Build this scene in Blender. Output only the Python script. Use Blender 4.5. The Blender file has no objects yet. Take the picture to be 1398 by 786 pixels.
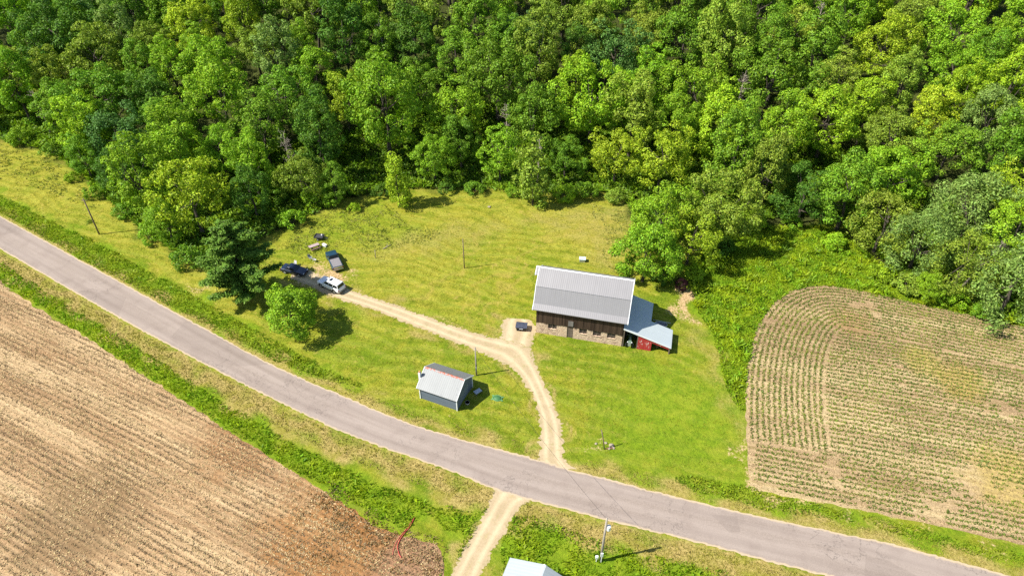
import bpy, bmesh, math, random
import numpy as np
from mathutils import Vector, Matrix, noise
R = math.radians
random.seed(11)
rng = np.random.default_rng(11)
sc = bpy.context.scene
COL = sc.collection

# ------------------------------------------------------------------ camera (drone, 74 m up, 39 deg down)
CAM_H, PITCH, FPX, PW, PH = 74.0, R(39), 950.0, 1398.0, 786.0
cp, sp = math.cos(PITCH), math.sin(PITCH)
cam = bpy.data.cameras.new('drone_camera'); cam.sensor_width = 36; cam.lens = FPX/PW*36
cam.clip_start = 1; cam.clip_end = 6000
camo = bpy.data.objects.new('drone_camera', cam); COL.objects.link(camo)
camo.location = (0, 0, CAM_H); camo.rotation_euler = (R(90)-PITCH, 0, 0)
sc.camera = camo

def at(px, py, z=0.0):
    """survey point of the photograph -> place on level ground at height z (metres)"""
    x = (px-PW/2)/FPX; y = -(py-PH/2)/FPX
    d = (x, cp+y*sp, -sp+y*cp)
    t = (z-CAM_H)/d[2]
    return Vector((d[0]*t, d[1]*t, z))
def atl(pts): return [tuple(at(*p)[:2]) for p in pts]
def pix(p):
    rz = p[2]-CAM_H; fw = p[1]*cp-rz*sp; u = p[1]*sp+rz*cp
    return PW/2+FPX*p[0]/fw, PH/2-FPX*u/fw

# ------------------------------------------------------------------ 2D geometry helpers (numpy)
def inside(poly, X, Y):
    r = np.zeros(np.shape(X), bool); n = len(poly)
    for i in range(n):
        x1, y1 = poly[i]; x2, y2 = poly[(i+1) % n]
        if y1 == y2: continue
        c = ((y1 > Y) != (y2 > Y)) & (X < (x2-x1)*(Y-y1)/(y2-y1)+x1)
        r ^= c
    return r
def dist_line(line, X, Y, closed=False):
    d = np.full(np.shape(X), 1e9); n = len(line)
    for i in range(n if closed else n-1):
        x1, y1 = line[i]; x2, y2 = line[(i+1) % n]
        dx, dy = x2-x1, y2-y1; L = dx*dx+dy*dy+1e-9
        t = np.clip(((X-x1)*dx+(Y-y1)*dy)/L, 0, 1)
        d = np.minimum(d, np.hypot(X-x1-t*dx, Y-y1-t*dy))
    return d
def sdist(poly, X, Y):
    d = dist_line(poly, X, Y, True)
    return np.where(inside(poly, X, Y), d, -d)
def smooth(pts, n=6, closed=False):
    out = []; m = len(pts)
    rngi = range(m if closed else m-1)
    for i in rngi:
        g = (lambda k: pts[k % m]) if closed else (lambda k: pts[min(max(k, 0), m-1)])
        p0, p1, p2, p3 = map(np.array, (g(i-1), g(i), g(i+1), g(i+2)))
        for k in range(n):
            t = k/n
            out.append(tuple(.5*((2*p1)+(-p0+p2)*t+(2*p0-5*p1+4*p2-p3)*t*t+(-p0+3*p1-3*p2+p3)*t**3)))
    if not closed: out.append(tuple(pts[-1]))
    return out
def resample(pts, step, closed=False):
    p = np.array(pts + ([pts[0]] if closed else []), float)
    s = np.concatenate([[0], np.cumsum(np.hypot(*np.diff(p, axis=0).T))])
    n = max(2, int(s[-1]/step)); q = np.linspace(0, s[-1], n+1)
    if closed: q = q[:-1]
    return list(zip(np.interp(q, s, p[:, 0]), np.interp(q, s, p[:, 1])))
def nz(x, y, s=1.0, z=0.0): return noise.noise(Vector((x*s, y*s, z)))

# ------------------------------------------------------------------ layout: survey lines
ROAD_N = [(-150,213),(0,295),(150,377),(305,462),(380,502),(466,539),(549,574),(640,602),(716,622),(778,640),(850,659),(932,680),(1040,705),(1165,731),(1222,743),(1369,783),(1520,824)]
ROAD_S = [(-150,254),(0,340),(105,401),(213,462),(340,528),(466,589),(599,637),(679,669),(726,683),(833,711),(932,735),(1030,761),(1119,784),(1300,836),(1420,872)]
FOREST = [(-260,90),(-120,140),(0,192),(60,208),(112,240),(165,292),(215,330),(268,362),(310,372),(352,330),(385,318),(425,296),(480,272),(560,260),(640,260),(700,262),(780,268),(845,268),(868,330),(905,352),(950,318),(1000,304),(1060,316),(1140,308),(1190,352),(1260,388),(1330,414),(1398,430),(1520,466)]
HILL = [(-260,40),(0,150),(230,262),(450,258),(700,255),(900,262),(1080,290),(1250,350),(1398,396),(1520,440)]
FIELD_W = [(-160,235),(0,384),(120,462),(240,541),(330,600),(440,668),(520,722),(590,742),(606,786),(590,860),(-260,860),(-320,600)]
FIELD_E_EDGE = [(1026,668),(1022,640),(1019,600),(1018,550),(1021,500),(1034,448),(1060,410),(1100,391),(1150,392),(1250,413),(1330,431),(1398,445),(1500,470),(1600,497)]
FIELD_E_LOW = [(1600,808),(1500,775),(1398,744),(1280,717),(1180,697),(1090,680)]
DRIVE_A = [[(737,640),(787,640)],[(735,622),(773,628)],[(737,600),(769,600)],[(735,570),(764,571)],[(727,543),(751,543)],[(715,520),(738,512)],[(700,504),(728,490)],[(680,492),(716,470)],[(655,481),(692,464)],[(620,467),(650,455)],[(575,449),(600,438)],[(530,431),(550,420)],[(495,418),(510,407)],[(455,406),(470,392)],[(425,392),(440,376)],[(404,384),(414,366)],[(396,380),(402,366)]]
DRIVE_B = [[(684,480),(728,490)],[(684,464),(725,470)],[(684,450),(730,458)],[(685,440),(732,447)],[(692,434),(724,436)]]
LANE = [[(676,664),(732,680)],[(672,676),(712,690)],[(665,690),(704,702)],[(650,718),(688,728)],[(632,752),(668,762)],[(612,790),(652,798)],[(590,836),(634,846)]]
road_n, road_s = smooth(atl(ROAD_N)), smooth(atl(ROAD_S))
forest_line = atl(FOREST); hill_line = smooth(atl(HILL), 4)
field_w = smooth(atl(FIELD_W), 3, True)
fe_edge = smooth(atl(FIELD_E_EDGE), 5)
field_e = fe_edge + atl(FIELD_E_LOW)
road_poly = road_n + road_s[::-1]
def strip_poly(pairs):
    a = smooth([tuple(at(*p[0])[:2]) for p in pairs], 4); b = smooth([tuple(at(*p[1])[:2]) for p in pairs], 4)
    return a, b
dA, dB, dL = strip_poly(DRIVE_A), strip_poly(DRIVE_B), strip_poly(LANE)
far = [(900, 900), (-900, 900)]
forest_poly = forest_line + [(700, forest_line[-1][1]-60)] + far + [(-700, forest_line[0][1])]
hill_poly = hill_line + [(700, hill_line[-1][1]-160)] + far + [(-700, hill_line[0][1]+60)]

def hz(X, Y):
    X = np.asarray(X, float); Y = np.asarray(Y, float)
    s = sdist(hill_poly, X, Y)
    return np.where(s > 0, .30*np.sqrt(np.maximum(s, 0)**2+49)-2.1, 0.0)*np.where(s > 120, 1, 1)
def hz1(x, y): return float(hz(np.array([x]), np.array([y]))[0])
def on_terrain(px, py, h=0.0):
    """point h metres above the terrain, seen at that survey point"""
    x = (px-PW/2)/FPX; y = -(py-PH/2)/FPX
    d = (x, cp+y*sp, -sp+y*cp)
    ts = np.linspace(40, 420, 1500)
    X = d[0]*ts; Y = d[1]*ts; Z = CAM_H+d[2]*ts
    g = hz(X, Y)+h
    k = int(np.argmax(Z < g))
    return float(X[k]), float(Y[k]), float(g[k]-h)

# ------------------------------------------------------------------ object helpers
def tag(o, label, cat, group=None, kind=None):
    o['label'] = label; o['category'] = cat
    if group: o['group'] = group
    if kind: o['kind'] = kind
    return o
def structure(o): o['kind'] = 'structure'; return o
def empty(name, loc, rz=0.0):
    o = bpy.data.objects.new(name, None); o.location = loc; o.rotation_euler = (0, 0, rz)
    o.empty_display_size = .3; COL.objects.link(o); return o
def raw(name, v, f, mat, parent=None, smooth_=False):
    me = bpy.data.meshes.new(name); me.from_pydata([tuple(map(float, p)) for p in v], [], f); me.update()
    me.materials.append(mat)
    if smooth_: me.polygons.foreach_set('use_smooth', [True]*len(me.polygons))
    o = bpy.data.objects.new(name, me); COL.objects.link(o)
    if parent: o.parent = parent
    return o
def quads_mesh(name, V, mat):
    """V: (n,4,3) array of loose quads"""
    n = len(V); me = bpy.data.meshes.new(name)
    me.vertices.add(n*4); me.vertices.foreach_set('co', np.ascontiguousarray(V, np.float32).ravel())
    me.loops.add(n*4); me.loops.foreach_set('vertex_index', np.arange(n*4, dtype=np.int32))
    me.polygons.add(n); me.polygons.foreach_set('loop_start', np.arange(0, n*4, 4, dtype=np.int32))
    me.update(calc_edges=True); me.materials.append(mat); return me
def link(name, me, parent=None):
    o = bpy.data.objects.new(name, me); COL.objects.link(o)
    if parent: o.parent = parent
    return o
class MB:
    def __init__(s): s.v = []; s.f = []
    def add(s, vs, fs):
        b = len(s.v); s.v += [tuple(p) for p in vs]; s.f += [tuple(i+b for i in f) for f in fs]; return s
    def box(s, x0, x1, y0, y1, z0, z1):
        return s.add([(x0,y0,z0),(x1,y0,z0),(x1,y1,z0),(x0,y1,z0),(x0,y0,z1),(x1,y0,z1),(x1,y1,z1),(x0,y1,z1)],
                     [(0,3,2,1),(4,5,6,7),(0,1,5,4),(1,2,6,5),(2,3,7,6),(3,0,4,7)])
    def hexa(s, b, t):
        return s.add(list(b)+list(t), [(0,3,2,1),(4,5,6,7),(0,1,5,4),(1,2,6,5),(2,3,7,6),(3,0,4,7)])
    def prism(s, prof, x0, x1, axis='x'):
        n = len(prof)
        mk = (lambda p, x: (x, p[0], p[1])) if axis == 'x' else (lambda p, x: (p[0], x, p[1])) if axis == 'y' else (lambda p, x: (p[0], p[1], x))
        vs = [mk(p, x0) for p in prof]+[mk(p, x1) for p in prof]
        return s.add(vs, [tuple(range(n))[::-1], tuple(range(n, 2*n))]+[(i, (i+1) % n, n+(i+1) % n, n+i) for i in range(n)])
    def beam(s, a, b, w, h):
        a = Vector(a); b = Vector(b); d = (b-a).normalized()
        up = Vector((0,0,1)) if abs(d.z) < .95 else Vector((1,0,0))
        r = d.cross(up).normalized()*w/2; u = r.cross(d).normalized()*h/2
        return s.hexa([a-r-u, a+r-u, a+r+u, a-r+u], [b-r-u, b+r-u, b+r+u, b-r+u])
    def tube(s, pts, rad, n=8, cap=True):
        pts = [Vector(p) for p in pts]; rad = rad if isinstance(rad, (list, tuple)) else [rad]*len(pts)
        vs = []; fs = []
        for i, p in enumerate(pts):
            d = (pts[min(i+1, len(pts)-1)]-pts[max(i-1, 0)]).normalized()
            up = Vector((0,0,1)) if abs(d.z) < .9 else Vector((1,0,0))
            r = d.cross(up).normalized(); u = r.cross(d)
            for k in range(n):
                a = 2*math.pi*k/n; vs.append(p+(r*math.cos(a)+u*math.sin(a))*rad[i])
        for i in range(len(pts)-1):
            for k in range(n):
                fs.append((i*n+k, i*n+(k+1) % n, (i+1)*n+(k+1) % n, (i+1)*n+k))
        if cap: fs += [tuple(range(n))[::-1], tuple((len(pts)-1)*n+k for k in range(n))]
        return s.add(vs, fs)
    def build(s, name, mat, parent=None, sm=False, bevel=0):
        o = raw(name, s.v, s.f, mat, parent, sm)
        bm = bmesh.new(); bm.from_mesh(o.data); bmesh.ops.recalc_face_normals(bm, faces=bm.faces); bm.to_mesh(o.data); bm.free()
        if bevel:
            m = o.modifiers.new('bevel', 'BEVEL'); m.width = bevel; m.segments = 2; m.limit_method = 'ANGLE'; m.angle_limit = R(35)
        return o

# ------------------------------------------------------------------ materials
class NT:
    def __init__(s, name):
        s.m = bpy.data.materials.new(name); s.m.use_nodes = True; s.t = s.m.node_tree; s.t.nodes.clear()
        s.out = s.t.nodes.new('ShaderNodeOutputMaterial')
    def n(s, typ, **kw):
        nd = s.t.nodes.new('ShaderNode'+typ)
        for k, v in kw.items(): setattr(nd, k, v)
        return nd
    def l(s, a, b): s.t.links.new(a, b)
    def set(s, sock, v):
        if hasattr(v, 'is_output'): s.l(v, sock)
        else: sock.default_value = v
    def co(s, kind='Object'): return s.n('TexCoord').outputs[kind]
    def mapping(s, vec, rot=0.0, scale=(1,1,1), loc=(0,0,0)):
        m = s.n('Mapping'); s.l(vec, m.inputs[0]); m.inputs[1].default_value = loc; m.inputs[2].default_value = (0,0,rot); m.inputs[3].default_value = scale
        return m.outputs[0]
    def rot_scale(s, vec, rot, scale):
        return s.mapping(s.mapping(vec, rot), 0, scale)
    def noise(s, vec, scale, detail=4, rough=.55, dist=0.0):
        k = s.n('TexNoise'); s.l(vec, k.inputs['Vector']); k.inputs['Scale'].default_value = scale; k.inputs['Detail'].default_value = detail
        k.inputs['Roughness'].default_value = rough; k.inputs['Distortion'].default_value = dist; return k.outputs['Fac']
    def ramp(s, fac, lo, hi, a=0.0, b=1.0):
        k = s.n('MapRange'); s.l(fac, k.inputs[0]); k.inputs[1].default_value = lo; k.inputs[2].default_value = hi; k.inputs[3].default_value = a; k.inputs[4].default_value = b
        return k.outputs[0]
    def mix(s, fac, a, b, mode='MIX'):
        k = s.n('Mix', data_type='RGBA', blend_type=mode); s.set(k.inputs[0], fac)
        s.set(k.inputs[6], a if hasattr(a, 'is_output') else (*a, 1)); s.set(k.inputs[7], b if hasattr(b, 'is_output') else (*b, 1)); return k.outputs[2]
    def math(s, op, a, b=0.0):
        k = s.n('Math', operation=op); s.set(k.inputs[0], a); s.set(k.inputs[1], b); return k.outputs[0]
    def bump(s, h, st=.5, d=.05):
        k = s.n('Bump'); s.l(h, k.inputs['Height']); k.inputs['Strength'].default_value = st; k.inputs['Distance'].default_value = d; return k.outputs[0]
    def bsdf(s, col, rough=.8, metal=0.0, spec=.3, normal=None):
        k = s.n('BsdfPrincipled'); s.set(k.inputs['Base Color'], col if hasattr(col, 'is_output') else (*col, 1)); s.set(k.inputs['Roughness'], rough)
        k.inputs['Metallic'].default_value = metal; k.inputs['Specular IOR Level'].default_value = spec
        if normal is not None: s.l(normal, k.inputs['Normal'])
        s.l(k.outputs[0], s.out.inputs[0]); return s.m
    def attr(s, name): return s.n('Attribute', attribute_name=name).outputs['Color']
    def fattr(s, name): return s.n('Attribute', attribute_name=name).outputs['Fac']
def simple(name, col, rough=.7, metal=0.0, var=.15, scale=6.0, spec=.3):
    t = NT(name); c = t.co(); f = t.noise(c, scale, 4)
    return t.bsdf(t.mix(t.ramp(f, .3, .7), tuple(x*(1-var) for x in col), tuple(min(1, x*(1+var)) for x in col)), rough, metal, spec)

def leaf_material(name, objcol=True, col=(.06,.13,.015), var=.35, trans=.28, patch=None, up=0.0):
    t = NT(name); g = t.n('NewGeometry'); rnd = g.outputs['Random Per Island']
    base = t.n('ObjectInfo').outputs['Color'] if objcol else None
    if base is None:
        c = t.n('RGB'); c.outputs[0].default_value = (*col, 1); base = c.outputs[0]
        if patch:
            base = t.mix(t.ramp(t.noise(t.co(), patch[1], 3), .42, .62), base, patch[0])
    hs = t.n('HueSaturation'); t.l(base, hs.inputs['Color'])
    t.l(t.ramp(rnd, 0, 1, 1-var, 1+var), hs.inputs['Value'])
    r2 = t.math('FRACT', t.math('MULTIPLY', rnd, 37.7)); t.l(t.ramp(r2, 0, 1, .488, .520), hs.inputs['Hue'])
    hs.inputs['Saturation'].default_value = 1.0
    d = t.n('BsdfDiffuse'); t.l(hs.outputs[0], d.inputs[0])
    if up:
        sc1 = t.n('VectorMath', operation='SCALE'); t.l(g.outputs['Normal'], sc1.inputs[0]); sc1.inputs['Scale'].default_value = 1-up
        ad = t.n('VectorMath', operation='ADD'); t.l(sc1.outputs[0], ad.inputs[0]); ad.inputs[1].default_value = (0, 0, up)
        nm = t.n('VectorMath', operation='NORMALIZE'); t.l(ad.outputs[0], nm.inputs[0]); t.l(nm.outputs[0], d.inputs['Normal'])
    tr = t.n('BsdfTranslucent'); t.l(t.mix(1.0, hs.outputs[0], (1.02, 1.15, .4), 'MULTIPLY'), tr.inputs[0])
    m = t.n('MixShader'); m.inputs[0].default_value = trans; t.l(d.outputs[0], m.inputs[1]); t.l(tr.outputs[0], m.inputs[2])
    gl = t.n('BsdfGlossy'); gl.inputs['Roughness'].default_value = .55; gl.inputs[0].default_value = (.9,.95,.9,1)
    m2 = t.n('MixShader'); m2.inputs[0].default_value = .012; t.l(m.outputs[0], m2.inputs[1]); t.l(gl.outputs[0], m2.inputs[2])
    t.l(m2.outputs[0], t.out.inputs[0]); return t.m

LEAF = leaf_material('leaves', var=.48, trans=.24)
NEEDLE = leaf_material('needles', var=.35, trans=.2, up=.3)
BARK = simple('bark', (.075,.06,.045), .9, var=.4, scale=3)
DEADWOOD = simple('weathered_wood', (.30,.25,.20), .9, var=.3, scale=2)

# ground: weights in attributes set below
def ground_material():
    t = NT('ground'); c = t.co()
    z1 = t.n('SeparateColor'); t.l(t.attr('zone'), z1.inputs[0]); lawn, lush, dry = z1.outputs
    z2 = t.n('SeparateColor'); t.l(t.attr('zone_more'), z2.inputs[0]); soil, yellow, track = z2.outputs
    big = t.noise(c, .055, 5, .6); mid = t.noise(c, .33, 5, .65, .6); fine = t.noise(c, 2.6, 5, .7); vfine = t.noise(c, 9, 3, .7)
    tex = t.math('ADD', t.math('MULTIPLY', fine, .55), t.math('MULTIPLY', vfine, .45))
    streak = t.noise(t.rot_scale(c, R(20), (.18, 1.3, 1)), 1.0, 4, .65, .5)
    # forest floor
    col = t.mix(t.ramp(fine, .40, .60), (.030,.035,.010), (.065,.080,.015))
    # lawn
    spk = t.ramp(tex, .41, .59); med = t.ramp(t.noise(c, .95, 4, .65, .8), .40, .60)
    lg = t.mix(t.math('ADD', t.math('MULTIPLY', spk, .6), t.math('MULTIPLY', med, .4)), (.092,.140,.005), (.225,.275,.014))
    ly = t.mix(t.math('ADD', t.math('MULTIPLY', spk, .65), t.math('MULTIPLY', med, .35)), (.185,.170,.010), (.42,.385,.050))
    yf = t.math('ADD', t.math('ADD', t.math('MULTIPLY', yellow, .62), t.math('MULTIPLY', t.ramp(streak, .38, .62), .40)), t.math('MULTIPLY', t.ramp(big, .38, .62), .28))
    yf = t.math('ADD', yf, t.math('MULTIPLY', t.ramp(mid, .38, .62), .35))
    lw = t.mix(t.ramp(yf, .46, 1.10), lg, ly)
    mx = t.n('SeparateXYZ'); t.l(t.mapping(c, R(20)), mx.inputs[0])
    mow = t.math('SINE', t.math('MULTIPLY', t.math('ADD', mx.outputs[1], t.math('MULTIPLY', t.noise(c, .035, 2, .5), 26)), 2*math.pi/2.6))
    lw = t.mix(t.math('MULTIPLY', t.ramp(mow, .1, .8), .26), lw, (.30,.31,.05)); lw = t.mix(t.math('MULTIPLY', t.ramp(mow, -.3, -.9), .26), lw, (.07,.11,.004))
    pg = t.noise(t.mapping(c, 0, (1,1,1), (7,91,3)), .16, 5, .65, .8)
    lw = t.mix(t.math('MULTIPLY', t.ramp(pg, .52, .62), t.ramp(yellow, .1, .5, .6, .2)), lw, t.mix(spk, (.058,.115,.004), (.135,.220,.006)))
    lw = t.mix(t.math('MULTIPLY', t.ramp(pg, .46, .36), .5), lw, t.mix(spk, (.20,.175,.010), (.36,.33,.035)))
    lw = t.mix(t.math('MULTIPLY', t.ramp(t.noise(c, .8, 5, .7, 1.0), .58, .68), .60), lw, (.40,.30,.075))
    lw = t.mix(t.math('MULTIPLY', t.ramp(t.noise(t.mapping(c, 0, (1,1,1), (40,13,5)), .55, 5, .7, .6), .56, .66), .55), lw, (.085,.125,.006))
    lw = t.mix(t.math('MULTIPLY', t.ramp(vfine, .57, .66), .5), lw, (.42,.40,.09))
    lw = t.mix(t.math('MULTIPLY', t.ramp(vfine, .42, .34), .55), lw, (.060,.070,.004))
    col = t.mix(lawn, col, lw)
    lu = t.mix(t.math('ADD', t.math('MULTIPLY', spk, .6), t.math('MULTIPLY', med, .4)), (.085,.150,.006), (.20,.29,.012))
    lu = t.mix(t.math('MULTIPLY', t.ramp(mid, .46, .62), .6), lu, (.25,.29,.02))
    col = t.mix(lush, col, lu)
    dr = t.mix(spk, (.21,.15,.040), (.50,.38,.135))
    dr = t.mix(t.math('MULTIPLY', t.ramp(mid, .46, .62), .6), dr, (.20,.19,.015))
    col = t.mix(t.math('MULTIPLY', dry, t.ramp(t.math('ADD', fine, t.math('MULTIPLY', dry, .5)), .45, .8)), col, dr)
    so = t.mix(spk, (.32,.20,.09), (.62,.44,.24))
    col = t.mix(t.ramp(t.math('ADD', soil, t.math('ADD', t.math('MULTIPLY', t.math('SUBTRACT', fine, .5), 1.3), t.math('MULTIPLY', t.math('SUBTRACT', mid, .5), 1.2))), .35, .62), col, so)
    col = t.mix(t.math('MULTIPLY', track, .7), col, (.36,.28,.06))
    h = t.math('ADD', fine, t.math('MULTIPLY', vfine, .6))
    return t.bsdf(col, .95, 0, .1, t.bump(h, 1.0, .16))
def soil_material(name, rowdir, pitch, cA, cB, straw, dark, stripe=.5, patches=()):
    t = NT(name); c = t.co(); fine = t.noise(c, 2.4, 6, .75); vf = t.noise(c, 8, 3, .7); big = t.noise(c, .045, 4, .55, .8)
    rot = t.mapping(c, -rowdir)
    along = t.rot_scale(c, -rowdir, (.05, 1.25, 1)); s1 = t.noise(along, 1.0, 4, .7)
    s2 = t.noise(t.rot_scale(c, -rowdir, (.016, .30, 1)), 1.0, 3, .6)
    sx = t.n('SeparateXYZ'); t.l(rot, sx.inputs[0])
    wob = t.math('MULTIPLY', t.noise(c, .15, 2), .35)
    w = t.math('SINE', t.math('MULTIPLY', t.math('ADD', sx.outputs[1], wob), 2*math.pi/pitch))
    col = t.mix(t.ramp(t.math('ADD', t.math('MULTIPLY', big, .55), t.math('MULTIPLY', fine, .45)), .42, .58), cA, cB)
    col = t.mix(t.math('MULTIPLY', t.ramp(s2, .48, .60), .70), col, straw)
    col = t.mix(t.math('MULTIPLY', t.ramp(s2, .46, .36), .45), col, tuple(x*.62 for x in cA))
    brk = t.ramp(t.noise(c, .9, 5, .75), .42, .58)
    col = t.mix(t.math('MULTIPLY', t.math('MULTIPLY', t.ramp(w, .25, .9), brk), stripe), col, dark)
    col = t.mix(t.math('MULTIPLY', t.ramp(s1, .52, .64), .6), col, straw)
    col = t.mix(t.math('MULTIPLY', t.ramp(s1, .46, .36), .5), col, tuple(x*1.3 for x in dark))
    col = t.mix(t.math('MULTIPLY', t.ramp(vf, .54, .64), .65), col, tuple(min(1, x*1.4) for x in straw))
    col = t.mix(t.math('MULTIPLY', t.ramp(vf, .45, .36), .7), col, tuple(x*.6 for x in dark))
    col = t.mix(t.math('MULTIPLY', t.ramp(fine, .46, .38), .5), col, tuple(x*.8 for x in dark))
    for (cx, cy, rad, pc) in patches:
        dn = t.n('VectorMath', operation='DISTANCE'); t.l(c, dn.inputs[0]); dn.inputs[1].default_value = (cx, cy, .01)
        k = t.math('ADD', t.math('DIVIDE', dn.outputs['Value'], rad), t.math('MULTIPLY', t.math('SUBTRACT', t.noise(c, .35, 5, .7), .5), 1.6))
        col = t.mix(t.math('MULTIPLY', t.ramp(k, 1.0, .5), .75), col, t.mix(t.ramp(fine, .4, .6), tuple(x*.55 for x in pc), pc))
    return t.bsdf(col, .97, 0, .1, t.bump(t.math('ADD', t.math('MULTIPLY', w, .3), fine), .8, .12))
def gravel_material(name, a, b, green=.0):
    t = NT(name); c = t.co(); f = t.noise(c, 3.2, 6, .75); g = t.noise(c, .4, 4, .6, .5); v = t.n('TexVoronoi'); t.l(c, v.inputs['Vector']); v.inputs['Scale'].default_value = 9
    col = t.mix(t.ramp(t.math('ADD', t.math('MULTIPLY', f, .6), t.math('MULTIPLY', g, .4)), .42, .58), a, b)
    col = t.mix(t.math('MULTIPLY', t.ramp(f, .58, .72), .5), col, (.30,.22,.12))
    col = t.mix(t.math('MULTIPLY', t.ramp(v.outputs['Distance'], .0, .25), .25), tuple(x*.6 for x in a), col)
    u = t.fattr('across'); ru = t.math('ABSOLUTE', t.math('SUBTRACT', t.math('ABSOLUTE', t.math('SUBTRACT', u, .5)), .22))
    col = t.mix(t.math('MULTIPLY', t.ramp(ru, .14, .02), .28), col, (.76,.61,.39))
    ed = t.math('ADD', t.math('SUBTRACT', .5, t.math('ABSOLUTE', t.math('SUBTRACT', u, .5))), t.math('MULTIPLY', t.math('SUBTRACT', t.noise(c, 1.6, 6, .75), .5), .55))
    col = t.mix(t.ramp(ed, .04, -.06), col, t.mix(t.ramp(f, .42, .58), (.15,.16,.012), (.34,.30,.08)))
    cen = t.math('ADD', t.math('ABSOLUTE', t.math('SUBTRACT', u, .5)), t.math('MULTIPLY', t.math('SUBTRACT', t.noise(c, .7, 6, .75), .5), .5))
    col = t.mix(t.math('MULTIPLY', t.ramp(cen, .03, -.06), .5), col, (.34,.27,.11))
    if green: col = t.mix(t.math('MULTIPLY', t.ramp(t.noise(c, .9, 5, .7), .56, .68), green), col, (.16,.17,.03))
    return t.bsdf(col, .95, 0, .15, t.bump(f, .5, .06))
def road_material():
    t = NT('asphalt'); c = t.co(); u = t.fattr('across'); al = t.fattr('along')
    cx = t.n('CombineXYZ'); t.l(t.math('MULTIPLY', al, .06), cx.inputs[0]); t.l(t.math('MULTIPLY', u, 6.0), cx.inputs[1])
    st = t.noise(cx.outputs[0], 1.0, 5, .6, .3); f = t.noise(c, 6, 5, .75); g = t.noise(c, .35, 4, .6)
    col = t.mix(t.ramp(st, .35, .65), (.240,.193,.158), (.300,.246,.206))
    col = t.mix(t.math('MULTIPLY', t.ramp(f, .44, .60), .55), col, (.34,.272,.228))
    col = t.mix(t.math('MULTIPLY', t.ramp(g, .5, .75), .45), col, (.19,.146,.120))
    pa = t.math('ABSOLUTE', t.math('SUBTRACT', t.math('ABSOLUTE', t.math('SUBTRACT', u, .5)), .24))
    col = t.mix(t.math('MULTIPLY', t.ramp(pa, .10, .0), .30), col, (.175,.135,.112))
    ck = t.math('ABSOLUTE', t.math('SUBTRACT', t.noise(c, .42, 6, .62, .4), .5)); gate = t.ramp(t.noise(c, .09, 3), .5, .58)
    col = t.mix(t.math('MULTIPLY', t.math('MULTIPLY', t.ramp(ck, .012, .003), gate), .55), col, (.09,.075,.065))
    pt = t.n('TexVoronoi'); t.l(t.rot_scale(c, .35, (.22,.5,1)), pt.inputs['Vector']); pt.inputs['Scale'].default_value = .5; ps = t.n('SeparateColor'); t.l(pt.outputs['Color'], ps.inputs[0])
    col = t.mix(t.math('MULTIPLY', t.ramp(ps.outputs[0], .80, .82), .22), col, (.15,.118,.10))
    e = t.math('SUBTRACT', .5, t.math('ABSOLUTE', t.math('SUBTRACT', u, .5)))
    ef = t.math('ADD', e, t.math('MULTIPLY', t.math('SUBTRACT', t.noise(c, 1.1, 4, .7), .5), .10))
    col = t.mix(t.ramp(ef, .055, .02), col, (.44,.34,.22))
    return t.bsdf(col, .9, 0, .2, t.bump(f, .3, .03))
GROUND = ground_material()
GRAVEL = gravel_material('gravel', (.50,.38,.22), (.82,.66,.42), .35)
GRAVEL2 = gravel_material('lane_gravel', (.50,.38,.22), (.82,.64,.42), .2)
ASPHALT = road_material()

# ------------------------------------------------------------------ terrain sheet
def axis(lo, hi, step, far_lo, far_hi):
    a = list(np.arange(lo, hi+1e-6, step)); s = step; x = a[-1]
    while x < far_hi: s *= 1.35; x += s; a.append(x)
    s = step; x = a[0]; pre = []
    while x > far_lo: s *= 1.35; x -= s; pre.append(x)
    return np.array(pre[::-1]+a)
ax = axis(-125, 125, .5, -2500, 2500); ay = axis(30, 165, .5, -600, 3000)
GX, GY = np.meshgrid(ax, ay)
Zg = hz(GX, GY); Zg = np.minimum(Zg, 130)
nx_, ny_ = len(ax), len(ay)
V = np.stack([GX.ravel(), GY.ravel(), Zg.ravel()], 1)
idx = np.arange(nx_*ny_).reshape(ny_, nx_)
F = np.stack([idx[:-1,:-1], idx[:-1,1:], idx[1:,1:], idx[1:,:-1]], -1).reshape(-1, 4)
me = bpy.data.meshes.new('ground'); me.vertices.add(len(V)); me.vertices.foreach_set('co', V.astype(np.float32).ravel())
me.loops.add(F.size); me.loops.foreach_set('vertex_index', F.astype(np.int32).ravel())
me.polygons.add(len(F)); me.polygons.foreach_set('loop_start', np.arange(0, F.size, 4, dtype=np.int32)); me.update(calc_edges=True)
me.polygons.foreach_set('use_smooth', np.ones(len(F), bool)); me.materials.append(GROUND)
ground = structure(link('ground', me)); tag(ground, 'mown lawn, verges and forest floor of the valley and wooded slope', 'ground')
def sstep(d, w): return np.clip(d/w+.5, 0, 1)
wob = np.array([[0]])
wx = GX+1.2*np.sin(GY*.9)+.7*np.sin(GX*1.7+GY*.6); wy = GY+1.0*np.sin(GX*.8+1)+.6*np.sin(GY*2.1+GX)
sf = sdist(forest_poly, wx, wy)
lawn = sstep(-sf+.5, 3.0)
def zone(pts, w=2.0, sm=True):
    p = atl(pts); p = smooth(p, 3, True) if sm else p
    return sstep(sdist(p, wx, wy), w)
DITCH_N0 = [(-150,190),(-60,232),(0,264),(60,297),(130,330),(210,374),(300,424),(370,462),(430,495),(495,526),(478,526),(420,510),(340,473),(262,432),(180,390),(90,342),(0,290),(-60,258),(-150,212)]
BELT_W0 = [(-160,250),(0,358),(60,396),(130,440),(220,496),(310,552),(400,604),(470,640),(540,668),(596,690),(646,700),(668,690),(650,712),(640,728),(610,722),(578,700),(560,720),(530,715),(470,680),(400,640),(320,590),(240,540),(120,461),(0,384),(-160,280)]
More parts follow.
